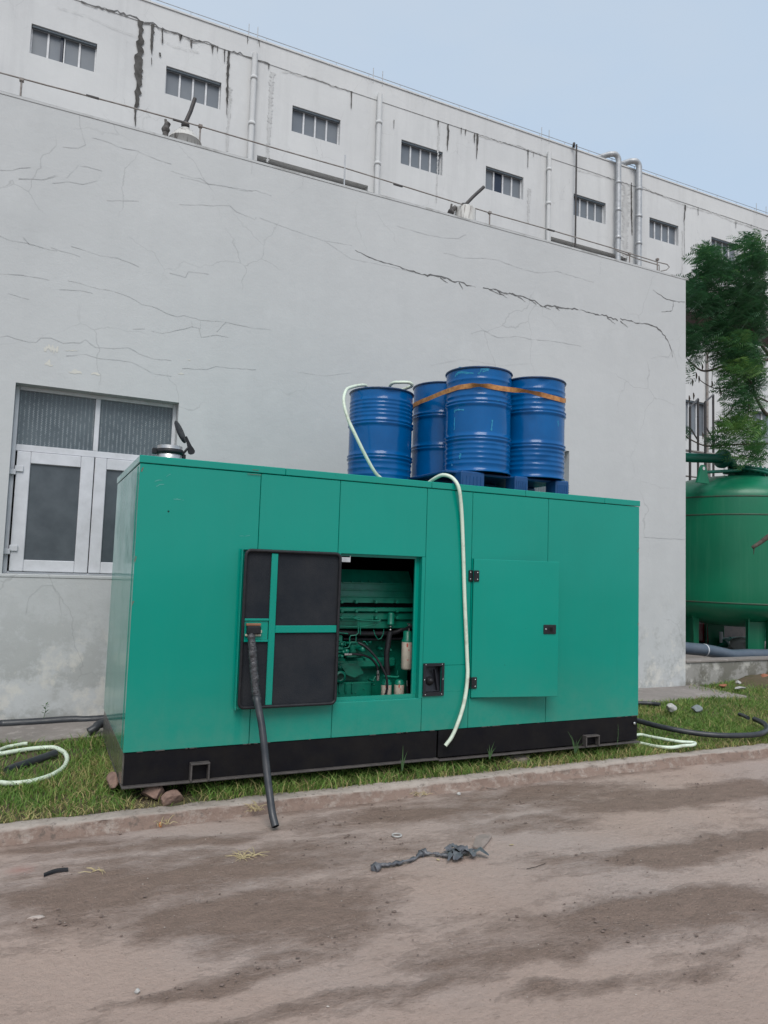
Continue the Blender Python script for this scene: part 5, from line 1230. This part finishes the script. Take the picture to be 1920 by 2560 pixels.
# black strip, bag, cardboard, ring on the road
bq = g1
def rp(f, a, b, z=.006): return f(a, b, Z=z)
v_ = [rp(g1, a, b) for a, b in ((362, 1625), (420, 1602), (480, 1585), (565, 1578))]
st_ = MB(); sp = spline(v_, 5); vs = []
for q in sp: vs += [q+Vector((0, -.014, .0)), q+Vector((0, -.012, .010)), q+Vector((0, .012, .010)), q+Vector((0, .014, 0))]
st_.add(vs, [(4*i+j, 4*i+4+j, 4*i+5+j, 4*i+1+j) for i in range(len(sp)-1) for j in range(3)]+[(0, 1, 2, 3), tuple(len(vs)-4+k for k in (3, 2, 1, 0))])
tag(st_.build('rubber_strip', RUBBER, None), 'short strip of black rubber lying on the road at left', 'rubber strip')
g3 = crop(800, 1750, .42194)
bagm = MB(); rd = random.Random(9)
line = [rp(g3, a, b, .012) for a, b in ((325, 1000), (345, 985), (400, 978), (450, 970), (520, 952), (570, 935), (600, 910), (640, 912), (690, 915), (720, 920), (770, 925), (800, 915))]
sp = spline(line, 5); rad = [.004+.006*abs(math.sin(i*.5))+(.016 if i < 9 else 0)*(1-i/9)+(.012 if 28 < i < 34 else 0) for i in range(len(sp))]
for lay in range(2): bagm.tube([p+Vector((rd.uniform(-.004, .004), rd.uniform(-.006, .006), rd.uniform(0, .005))) for p in sp], rad, 7, jit=.45)
cb = rp(g3, 830, 915, .01)
for k in range(34):
    a = rd.uniform(0, 2*PI); l = rd.uniform(.04, .10)*(1.2 if abs(math.cos(a)) > .5 else .6); p0 = cb+Vector((rd.uniform(-.05, .06), rd.uniform(-.04, .04), rd.uniform(.0, .01)))
    p1 = p0+Vector((math.cos(a)*l*.5, math.sin(a)*l*.5, rd.uniform(.008, .035))); p2 = p0+Vector((math.cos(a)*l, math.sin(a)*l, rd.uniform(0, .01))); sd_ = Vector((-math.sin(a), math.cos(a), rd.uniform(-.3, .3)))*rd.uniform(.01, .03)
    bagm.add([p0-sd_*.5, p0+sd_*.5, p1+sd_, p1-sd_*.7, p2+sd_*.3, p2-sd_*.3], [(0, 1, 2, 3), (3, 2, 4, 5)], True)
tag(bagm.build('plastic_bag', PLASTICBAG, None, fix=False), 'torn crumpled black plastic bag twisted out on the road', 'plastic bag')
out_l = [(905, 870), (925, 815), (975, 797), (1018, 815), (990, 850), (960, 885), (930, 880)]
cbm = MB(); pts2 = [rp(g3, a, b, .006) for a, b in out_l]; n = len(pts2); cen = sum(pts2, Vector())/n+Vector((0, 0, .014))
vs = [p+Vector((0, 0, -.006)) for p in pts2]+[p+Vector((0, 0, .004+.006*(i % 2))) for i, p in enumerate(pts2)]+[cen]
cbm.add(vs, [(i, (i+1) % n, n+(i+1) % n, n+i) for i in range(n)]+[(n+i, n+(i+1) % n, 2*n) for i in range(n)]); tag(cbm.build('cardboard_scrap', CARD, None), 'muddy scrap of cardboard trodden into the road', 'cardboard')
p = rp(g3, 455, 803, .006); tag(MB().tube([p+Vector((.028*math.cos(a*PI/8), .028*math.sin(a*PI/8), .002)) for a in range(16)], .005, 7, closed=True).build('ring', PALEST, None), 'small pale ring lying on the road beyond the bag', 'ring')
p = rp(g3, 820, 556, .01); rock('pebble', p, (.02, .016, .012), PALEST, 'small white pebble on the road near the kerb', 31, 0, 'stone')
p = at(570*.6028, 2100+628*.6028, Z=.008); rock('pebble', p, (.012, .012, .01), PALEST, 'single pale pebble in the pale foreground of the road', 32, 0, 'stone')
p = at(150*.6028, 2100+320*.6028, Z=.004); rock('pebble', p, (.045, .02, .008), simple('tile_chip', (.5, .42, .37), (.4, .34, .3), rough=.9), 'flat pale chip on the dark dirt at left of road', 33, .1, 'stone')
p = rp(g3, 1135, 857, .004); rock('leaf', p, (.018, .009, .002), STRAW, 'small yellow dead leaf on the road right of the cardboard', 34, .1, 'leaf')
p = rp(g3, 700, 945, .004); rock('leaf', p, (.010, .018, .003), STRAW, 'curled tan leaf on the road beside the black bag', 35, .1, 'leaf')
p = g1(1330, 1200, Y=-.27); rock('leaf', p, (.012, .006, .022), ORANGELEAF, 'orange dead leaf leaning on the kerb face at left', 36, .1, 'leaf')
def tuft(name, c, n, h, spread, label, m=STRAW, flatk=.3, cat='dry grass'):
    t_ = MB(); rd = random.Random(int(abs(c[0])*1000))
    for k in range(n):
        a = rd.uniform(0, 2*PI); l = h*rd.uniform(.5, 1.2); p0 = Vector(c)+Vector((rd.uniform(-1, 1)*spread, rd.uniform(-1, 1)*spread*.5, 0)); d = Vector((math.cos(a), math.sin(a), flatk*rd.uniform(.3, 1)))
        pts_ = [p0, p0+d*l*.5+Vector((0, 0, .004)), p0+d*l+Vector((0, 0, -.3*flatk*l))]; t_.tube(pts_, [.0022, .002, .0008], 4, smooth=False)
    o = t_.build(name, m, None, fix=False); tag(o, label, cat); return o
p = at(1025*.6028, 2100+68*.6028, Z=.005); tuft('straw_tuft', p, 26, .09, .05, 'tangle of yellow straw lying on the road left of the bag')
p = at(1000*.6028, 2100+15*.6028, Z=.005); 
tuft('straw_tuft', g2(1090, 900, Y=-.29), 22, .07, .05, 'dry weeds at the kerb foot by the hanging pipe', flatk=1.0)
tuft('straw_tuft', g1(1350, 1195, Y=-.28), 16, .06, .05, 'dry weeds at the kerb foot under the left corner', flatk=1.0)
tuft('straw_tuft', g3(590, 560, Z=.01), 18, .07, .06, 'dry weeds at the kerb foot below the middle seam', flatk=.5)
tuft('straw_tuft', at(400*.6028, 2100+128*.6028, Z=.005), 9, .06, .03, 'few thin yellow stalks on the dark dirt at left')
# twigs
tag(MB().tube([rp(g3, 1225, 1000, .004), rp(g3, 1280, 988, .006), rp(g3, 1335, 968, .004)], .0018, 5).build('twig', BARK, None), 'thin twig on the pale road right of the bag', 'twig')
tag(MB().tube([rp(g3, 960, 510, .008), rp(g3, 1000, 522, .01), rp(g3, 1050, 528, .006)], .003, 5).build('twig', CARD, None), 'bent pale twig at the kerb foot', 'twig')

# little green weeds
def weed(c, h, n, label, lf=.035, m=None):
    t = thing('weed', label, 'plant', c); st_ = MB(); lv = MB(); rd = random.Random(int(h*999)+n); c = Vector(c)
    tip = c+Vector((.01, 0, h)); st_.tube([c, c+Vector((.012, 0, h*.5)), tip], [.0025, .002, .001], 5); st_.build('stem', bpy.data.materials['weed_green'] if 'weed_green' in bpy.data.materials else simple('weed_green', (.06, .13, .045), (.04, .09, .03), rough=.6), t)
    for k in range(n):
        z = h*(.25+.75*k/n); a = k*2.4; d = Vector((math.cos(a), math.sin(a)*.6, .35)).normalized(); p0 = c+Vector((.01, 0, z)); s_ = d.cross(Vector((0, 0, 1))).normalized()*lf*.22; l = lf*rd.uniform(.8, 1.3)
        lv.add([p0, p0+d*l*.5+s_, p0+d*l, p0+d*l*.5-s_], [(0, 1, 2, 3)])
    lv.build('leaves', bpy.data.materials['weed_green'], t, fix=False)
weed(g1(362, 318, Y=2.13), .13, 13, 'small leafy weed at the wall foot above the black pipe', .04)
weed(tuple(g4(455, 690, Y=-.02)), .19, 12, 'thin flowering weed before the right part of the base', .012)
def tall(c, hs, label):
    t_ = MB(); c = Vector(c); rd = random.Random(3)
    for k, (dx_, h) in enumerate(hs):
        w_ = .005; pts_ = [c, c+Vector((dx_*.4, -.01, h*.6)), c+Vector((dx_, -.02, h))]
        t_.add([pts_[0]+Vector((-w_, 0, 0)), pts_[0]+Vector((w_, 0, 0)), pts_[1]+Vector((w_*.8, 0, 0)), pts_[1]-Vector((w_*.8, 0, 0)), pts_[2]], [(0, 1, 2, 3), (3, 2, 4)])
    o = t_.build('weed', bpy.data.materials['weed_green'], None, fix=False); tag(o, label, 'plant')
tall(g4(120, 745, Y=-.1), ((-.10, .2), (-.06, .16), (.06, .15), (.09, .1), (0, .12), (.03, .08)), 'tall grass clump left of the right lifting bracket')
tall(g3(1005, 350, Y=-.08), ((.03, .14), (-.02, .12), (.05, .1), (-.04, .09)), 'tall grass clump before the base right of the hose hole')
tall(g3(487, 420, Y=-.08), ((-.01, .2), (.03, .15), (-.03, .1)), 'tall pale grass stalk before the middle of the base')

# ------------------------------------------------------------------ right side: low wall, platform, tank, pump
lw = MB(); xs_ = [7.452]+list(lin(7.7, 14.5, .2)); lw.box((7.453, 2.27, 0), (14.5, 2.42, .50), .004)
lwo = lw.build('low_wall', CONC, None); tag(lwo, 'low mould-streaked concrete wall right of the annex', 'wall')
lc = MB().box((7.452, 2.25, .501), (14.5, 2.46, .535), .006); lc.build('coping', APRON, lwo)
struct(MB().box((7.452, 2.421, 0), (20, 15.6, .36)).build('tank_platform', APRON), 'raised concrete floor behind the low wall')
TANKG = paint_mat('tank_green', (.002, .165, .08), (.003, .125, .062), (.08, .2, .12), rough=.36, coat=0, dust=(.06, .22, .13), dust_amt=.35)
TX, TY, TRd = 10.95, 4.35, 1.42
tk = thing('water_tank', 'big green steel pressure tank on legs beyond the grey wall', 'tank', (TX, TY, .36))
c8 = crop(1560, 1100, .36181)
zs1 = c8(800, 1140, Y=TY-TRd).z; zs2 = c8(800, 352, Y=TY-TRd).z
def cap(z, up, h): return [(TRd*math.cos(k*PI/2/12), z+up*h*math.sin(k*PI/2/12)) for k in range(0, 13)]
bot = cap(zs1, -1, .45)[::-1]; top = cap(zs2, 1, .50)
MB().lathe(bot+[(TRd, zs1+.3), (TRd, (zs1+zs2)/2), (TRd, zs2-.4)]+top, (TX, TY, 0), 96).build('tank_shell', TANKG, tk)
wl = MB()
for z in (zs1, zs2, c8(800, 486, Y=TY-TRd).z): wl.lathe([(TRd, z-.014), (TRd+.007, z-.006), (TRd+.007, z+.006), (TRd, z+.014)], (TX, TY, 0), 96)
wl.build('weld_seam', simple('rust_green', (.012, .075, .042), (.04, .05, .03), rough=.6), tk)
for a in [math.radians(178+60*k) for k in range(6)]:
    r = TRd*.72; x, y = TX+r*math.cos(a), TY+r*math.sin(a); lg = MB(); R_ = Matrix.Rotation(a+PI/2, 3, 'Z')
    lg.prism([(x-.17, zs1-.1), (x-.12, .37), (x+.12, .37), (x+.17, zs1-.1)], 'y', y-.012, y+.012)
    lg.prism([(y-.012-.14, zs1-.12), (y-.012-.10, .37), (y-.013, .37), (y-.013, zs1-.1)], 'x', x-.17, x-.15)
    lg.prism([(y-.012-.14, zs1-.12), (y-.012-.10, .37), (y-.013, .37), (y-.013, zs1-.1)], 'x', x+.15, x+.17)
    lg.xf(lambda p: R_ @ (p-Vector((x, y, 0)))+Vector((x, y, 0))); lg.box((x-.2, y-.2, .361), (x+.2, y+.2, .375)); lg.build('leg', TANKG, tk)
ztop = zs2+.50
# top nozzle with elbow and pipe
nx = c8(685, 190, Y=TY).x; nz = MB(); ny = TY-.15
PIPEG = simple('pipe_green', (.004, .13, .085), (.006, .1, .07), rough=.4, sc=6)
zc_ = c8(640, 125, Y=ny).z
nz.tube([(nx+.07, ny, ztop-.03), (nx+.07, ny, ztop+.10)]+[(nx+.07-.17*(1-math.cos(k*PI/16)), ny, ztop+.10+(zc_-ztop-.10)*math.sin(k*PI/16)) for k in range(1, 9)]+[(nx-.2, ny, zc_), (nx-.25, ny, zc_-.0)], .085, 18)
nz.lathe([(0, -.02), (.17, -.02), (.17, .02), (0, .02)], (nx+.07, ny, ztop+.05), 24)
nz.lathe([(0, -.03), (.17, -.03), (.17, .03), (0, .03)], (nx-.2, ny, zc_), 24, axis=(1, 0, .0))
nz.tube([(nx-.22, ny, zc_), (nx-.9, ny+.05, zc_-.04), (nx-2.6, ny+.1, zc_-.12)], .085, 16)
nz.build('outlet_pipe', PIPEG, tk)
lg = MB(); q = c8(538, 225, Y=TY-.6); lg.prism([(q.x-.13, q.z-.18), (q.x+.16, q.z-.18), (q.x+.09, q.z+.07), (q.x+.05, q.z+.13), (q.x-.01, q.z+.13), (q.x-.05, q.z+.07)], 'y', TY-.62, TY-.58); lg.build('lifting_lug', TANKG, tk)
MB().lathe([(0, 0), (.03, 0)], (q.x+.02, TY-.625, q.z+.07), 16, axis=(0, -1, 0)).build('lug_eye', ALU, tk)
mhp = c8(860, 165, Y=TY-.35); mn = MB(); axm = Vector((.10, -.12, 1)).normalized(); cc = Vector((mhp.x+.05, TY-.35, ztop+.06))
mn.lathe([(.24, -.2), (.24, -.02), (.31, -.02), (.31, .02), (0, .02)], cc, 32, axis=axm); mn.lathe([(0, .024), (.31, .024), (.31, .062), (.1, .075), (0, .075)], cc, 32, axis=axm)
for k in range(20):
    a = k*PI/10; mn.lathe([(0, .085), (.016, .085), (.016, -.05), (0, -.05)], cc+Vector((.28*math.cos(a), .28*math.sin(a), -.028*math.cos(a)+.03*math.sin(a))), 6, axis=axm)
mn.tube([cc+Vector((-.3, .0, .03)), cc+Vector((-.52, 0, .03)), (nx+.12, ny, ztop+.06)], .03, 8)
mn.build('manhole', PIPEG, tk)
MB().tube([(q.x+.1, TY-.55, q.z+.02), (nx-.05, TY-.4, ztop+.05)], .028, 8).build('vent_line', PIPEG, tk)
# pump etc. under the tank
pu = thing('pump', 'red water pump standing under the green tank', 'pump', (10.6, 5.4, .36))
f8 = lambda a, b, y: c8(a, b, Y=y)
p, q = f8(565, 1300, 5.4), f8(630, 1400, 5.4); MB().box((p.x, 5.4, q.z), (q.x, 5.75, p.z+.1), .03).build('pump_motor', RED, pu)
p, q = f8(515, 1300, 5.4), f8(550, 1390, 5.4); MB().box((p.x, 5.4, q.z), (q.x, 5.7, p.z+.1), .02).build('control_box', simple('pump_pink', (.42, .12, .14), (.4, .3, .3), rough=.5), pu)
p, q = f8(560, 1405, 5.4), f8(640, 1440, 5.4); MB().box((p.x, 5.35, q.z), (q.x, 5.8, p.z), .02).build('pump_foot', DARKST, pu)
vp = MB(); a_ = f8(670, 1420, 5.0)
for l in ([(600, 1470), (640, 1440), (700, 1395), (735, 1370)], [(670, 1380), (750, 1375), (830, 1372)], [(950, 1330), (1000, 1325), (1060, 1330)], [(955, 1352), (1000, 1350), (1060, 1352)], [(958, 1376), (1060, 1376)]): vp.tube([f8(a, b, 5.0) for a, b in l], .04, 10)
vo = vp.build('green_pipework', ENGINE, None); tag(vo, 'green pipework low on the floor under the tank', 'pipes')
MB().lathe([(0, -.05), (.09, -.05), (.09, .05), (0, .05)], f8(690, 1410, 5.0), 18, axis=(1, 0, .6)).build('valve', ENGINE, vo)
MB().tube([f8(670, 1325, 5.0), f8(672, 1400, 5.0)], .035, 10).build('pipe_stub', ALU, vo)
p = f8(820, 1430, 4.6); rock('concrete_block', (p.x+.1, 4.7, .42), (.3, .2, .16), CONC, 'grey concrete block behind the right leg of the tank', 41, 0, 'block')
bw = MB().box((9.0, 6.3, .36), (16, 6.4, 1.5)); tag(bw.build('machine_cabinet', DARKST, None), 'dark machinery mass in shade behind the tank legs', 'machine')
# slate pipe over the low wall
pts = [c8(a, b, Y=2.7) for a, b in ((380, 1432), (440, 1440), (560, 1452), (680, 1475), (740, 1488), (800, 1487), (860, 1485), (930, 1485), (1000, 1485), (1200, 1482))]
for p in pts: p.z = max(p.z, .42)
so_ = MB().tube(spline(pts, 4), .088, 18).build('slate_pipe', PVCGREY, None); tag(so_, 'thick blue-grey plastic pipe lying behind the low wall', 'pipe')
q = Vector(c8(555, 1452, Y=2.7)); MB().lathe([(.09, -.01), (.094, 0), (.09, .01)], q, 20, axis=(1, 0, -.1)).build('rope_tie', ALU, so_)

# dark steel guard frames and a railing on the far platform
def guard(pxl, label):
    y0, y1 = 7.0, 8.0
    a = at(pxl[0], pxl[1], Y=y0); b = at(pxl[2], pxl[3], Y=y1)
    t = thing('steel_frame', label, 'frame', (a.x, y0, .36), 'steel frames behind the tank'); r = .02; zb = at(pxl[4], pxl[5], Y=y0).z
    MB().box((a.x-r, y0-r, .36), (a.x+r, y0+r, a.z)).build('upright', DARKST, t); MB().box((b.x-r, y1-r, .36), (b.x+r, y1+r, b.z)).build('upright', DARKST, t)
    MB().tube([a, b], .028, 4, smooth=False).build('crossbar', DARKST, t)
    for z_ in (zb, zb-1.4): MB().tube([(a.x, y0, z_), (b.x, y1, z_)], .022, 4, smooth=False).build('crossbar', DARKST, t)
guard((1725, 1018, 1745, 997, 1728, 1070), 'dark upright steel frame nearest the grey wall corner, beyond the tank')
guard((1763, 1005, 1783, 987, 1765, 1066), 'dark upright steel frame standing right of its twin, beyond the tank')
rlm = MB(); z = at(1740, 1131, Y=7.5).z
rlm.tube([(9, 7.5, z), (15.5, 7.5, z+.02)], .03, 8); rlm.tube([(9, 7.5, z-.6), (15.5, 7.5, z-.6)], .02, 8)
for x in lin(9.5, 15.5, .9): rlm.tube([(x, 7.5, .36), (x, 7.5, z)], .025, 8)
tag(rlm.build('railing', RUSTY, None), 'thin grey railing behind the top of the tank', 'railing')
MB_ = MB(); a = at(1768, 910, Y=BY-.42); tag(MB().tube([(a.x, BY-.42, 1), (a.x, BY-.42, 11)], .06, 8).build('drainpipe', RUSTY, fac), 'thin drainpipe', 'x') if False else MB().tube([(a.x, BY-.42, 1), (a.x, BY-.42, 11)], .05, 8).build('drainpipe', RUSTY, fac)
a = at(1815, 1000, Y=BY-.42); MB().tube([(a.x, BY-.42, 1), (a.x, BY-.42, 11)], .08, 10).build('drainpipe', WALL_B, fac)

# ------------------------------------------------------------------ tree
tr = thing('tree', 'feathery dark green tree overhanging the tank at the right edge', 'tree', (13.2, 4.6, .3))
TYC = 3.9
def tp(a, b, y): return c7(a, b, Y=y)
limbs = [
 ([(13.2, 4.6, .3), (13.1, 4.5, 1.4), (12.9, 4.45, 2.4), tp(1500, 2100, 4.3)], .16, .075),
 ([tp(1500, 2100, 4.3), tp(1420, 1850, 4.2), tp(1300, 1740, 4.1), tp(1215, 1600, 4.0), tp(1180, 1480, 3.9), tp(1120, 1400, 3.8)], .055, .009),
 ([tp(1500, 2100, 4.3), tp(1480, 1700, 4.4), tp(1380, 1300, 4.3), tp(1250, 1090, 4.1), tp(1170, 960, 4.0), tp(1110, 830, 3.9), tp(1040, 700, 3.8)], .05, .012),
 ([tp(1380, 1300, 4.3), tp(1400, 900, 4.5), tp(1250, 600, 4.4), tp(1150, 350, 4.2), tp(1230, 130, 4.1)], .045, .01),
 ([tp(1250, 1090, 4.1), tp(1060, 900, 4.0), tp(920, 905, 3.8), tp(760, 850, 3.6), tp(640, 760, 3.5)], .035, .01),
 ([tp(1330, 1250, 4.2), tp(1100, 1300, 4.0), tp(900, 1320, 3.8), tp(740, 1355, 3.6), tp(640, 1300, 3.5), tp(580, 1240, 3.5)], .03, .009),
 ([tp(1000, 1310, 3.9), tp(900, 1220, 3.8), tp(800, 1120, 3.7), tp(700, 1050, 3.6)], .018, .008),
 ([tp(1180, 1480, 3.9), tp(960, 1500, 3.8), tp(860, 1520, 3.7), tp(760, 1480, 3.6), tp(690, 1430, 3.6)], .014, .006),
 ([tp(1330, 1640, 4.1), tp(1220, 1590, 4.0), tp(1040, 1560, 3.9), tp(960, 1570, 3.8)], .016, .007),
 ([tp(1400, 2020, 4.2), tp(960, 2035, 4.0), tp(760, 2045, 3.8), tp(620, 1990, 3.7), tp(570, 1950, 3.6)], .02, .008),
 ([tp(1030, 1640, 3.9), tp(960, 1750, 3.9), tp(870, 1830, 3.9), tp(900, 1930, 3.9), tp(960, 2010, 3.9)], .012, .006),
 ([tp(850, 1240, 3.8), tp(820, 1330, 3.8), tp(810, 1440, 3.8)], .008, .004),
 ([tp(1300, 700, 4.4), tp(1050, 560, 4.1), tp(850, 480, 3.9), tp(760, 400, 3.8)], .03, .01),
]
for i, (pts, r0_, r1_) in enumerate(limbs):
    sp = spline(pts, 6); n = len(sp)
    MB().tube(sp, [r0_+(r1_-r0_)*(k/(n-1))**.8 for k in range(n)], 8).build('trunk' if i == 0 else 'limb', BARK, tr)
# dead cut branch end in front of the tank
sp = spline([c8(1100, 600, Y=2.3), c8(1000, 665, Y=2.35), c8(940, 710, Y=2.4), c8(900, 735, Y=2.4), c8(885, 745, Y=2.42)], 5)
db = MB().tube(sp, [.04-.018*k/(len(sp)-1) for k in range(len(sp))], 9); db.tube([c8(900, 735, Y=2.4), c8(895, 790, Y=2.4)], [.012, .004], 6); db.build('broken_branch', BARK, tr)
# foliage: pinnate fronds hung around clump centres
clumps = [  # crop px centre, half sizes (px), count, y centre, tone
 (1000, 620, 330, 210, 270, 3.9, .30), (1200, 480, 170, 200, 200, 4.2, .30), (1210, 230, 130, 110, 90, 4.1, .42), (850, 300, 120, 90, 90, 3.8, .42), (900, 440, 160, 90, 100, 3.8, .32),
 (700, 690, 110, 90, 90, 3.5, .26), (640, 560, 60, 40, 22, 3.5, .3), (820, 770, 110, 70, 60, 3.7, .24), (1270, 760, 90, 150, 110, 4.2, .25), (1180, 780, 80, 60, 40, 4.0, .25), (1300, 350, 60, 100, 60, 4.2, .45), (1290, 950, 80, 120, 60, 4.3, .28),
 (620, 1010, 70, 60, 30, 3.5, .3), (720, 1010, 110, 50, 40, 3.6, .32), (860, 1020, 90, 50, 36, 3.7, .3), (680, 1120, 110, 80, 50, 3.6, .25), (980, 990, 60, 60, 28, 3.8, .3), (700, 1230, 60, 60, 16, 3.6, .25),
 (1080, 1080, 130, 70, 70, 3.8, .62), (1240, 1180, 110, 80, 70, 4.0, .4), (1060, 1210, 120, 50, 40, 3.8, .3), (1120, 1330, 170, 60, 80, 3.8, .8), (1040, 1400, 120, 70, 50, 3.8, .6), (1260, 1370, 90, 80, 50, 4.0, .6), (1080, 1530, 120, 80, 50, 3.8, .4), (1210, 1540, 60, 60, 22, 3.9, .35), (1300, 1470, 50, 60, 20, 4, .4),
 (1180, 900, 170, 110, 90, 4.0, .3), (1050, 880, 120, 70, 40, 3.9, .28), (900, 880, 110, 50, 30, 3.8, .28), (1000, 1150, 200, 90, 60, 3.9, .45), (1150, 1250, 180, 90, 70, 4.0, .5), (1250, 1650, 90, 110, 36, 4.0, .5), (1150, 1680, 110, 80, 30, 3.9, .5), (1060, 1760, 90, 60, 18, 3.9, .7), (920, 1130, 110, 60, 26, 3.8, .35),
 (1090, 1850, 110, 60, 34, 3.9, .85), (1180, 1850, 110, 70, 36, 3.9, .85), (1000, 1900, 80, 60, 22, 3.9, .7), (1020, 2000, 120, 60, 34, 3.9, .6), (1230, 2010, 120, 90, 50, 4.0, .7), (1280, 1880, 60, 60, 24, 4.0, .8), (1150, 2120, 110, 70, 36, 3.9, .6), (880, 1990, 50, 30, 8, 3.9, .5), (600, 1920, 40, 40, 8, 3.6, .3), (1290, 2150, 60, 80, 24, 3.9, .6), (640, 1430, 60, 30, 5, 3.6, .3),
]
V = []; Fq = []; tone = []
rg = np.random.default_rng(5)
def frond(c, d, L_, tn):
    """pinnate leaf: narrow leaflets in two rows along a drooping rachis"""
    d = d/np.linalg.norm(d); up = np.array([0, 0, 1.]); s = np.cross(d, up); s /= (np.linalg.norm(s)+1e-9); nrm_ = np.cross(s, d); n = 11
    roll = rg.uniform(-.9, .9); s, nrm_ = s*math.cos(roll)+nrm_*math.sin(roll), nrm_*math.cos(roll)-s*math.sin(roll)
    for k in range(n):
        t = (k+.6)/n; p = c+d*L_*t-up*L_*.35*t*t; ll = L_*.30*math.sin(PI*min(1, t*.9+.12))*rg.uniform(.85, 1.1); wd_ = L_*.024
        for sg in (-1, 1):
            e = p+s*sg*ll+d*ll*.45-up*ll*rg.uniform(.0, .4); m_ = (p+e)/2; w_ = d*wd_
            i0 = len(V); V.extend((p, m_-w_, e, m_+w_)); Fq.append((i0, i0+1, i0+2, i0+3)); tone.extend([tn+rg.uniform(-.06, .06)]*4)
for (cx_, cy_, hx_, hy_, n, yc, tn) in clumps:
    for _ in range(int(n*1.25)):
        while True:
            a, b = rg.uniform(-1, 1), rg.uniform(-1, 1)
            if a*a+b*b <= 1: break
        y = yc+rg.uniform(-.7, .7)*min(1, hx_/200+.35)
        c = np.array(c7(cx_+a*hx_, cy_+b*hy_, Y=y)); d = np.array([-.75+rg.uniform(-.8, .5), rg.uniform(-.6, .6), rg.uniform(-.35, .55)])
        frond(c, d, rg.uniform(.26, .46), float(np.clip(tn+rg.normal(0, .10), 0, 1)))
me = bpy.data.meshes.new('crown'); me.from_pydata([tuple(v) for v in V], [], Fq); a = me.attributes.new('tone', 'FLOAT', 'POINT'); a.data.foreach_set('value', np.array(tone, np.float32)); me.materials.append(LEAF)
o = bpy.data.objects.new('crown', me); COL.objects.link(o); o.parent = tr; o.matrix_parent_inverse = Matrix.Translation(-Vector(tr.location))
# seed pods
pd = MB(); rd = random.Random(2)
for (a, b) in ((810, 1445), (880, 1490), (640, 1555), (600, 1580), (890, 1525), (630, 1430), (725, 1920), (690, 1400), (770, 1200), (700, 440), (720, 1290), (665, 1370), (1150, 1660)):
    p = tp(a, b, 3.6); pd.tube([p, p+Vector((.01, 0, -.05)), p+Vector((.0, 0, -.12))], [.008, .016, .003], 6)
pd.build('seed_pods', BARK, tr)
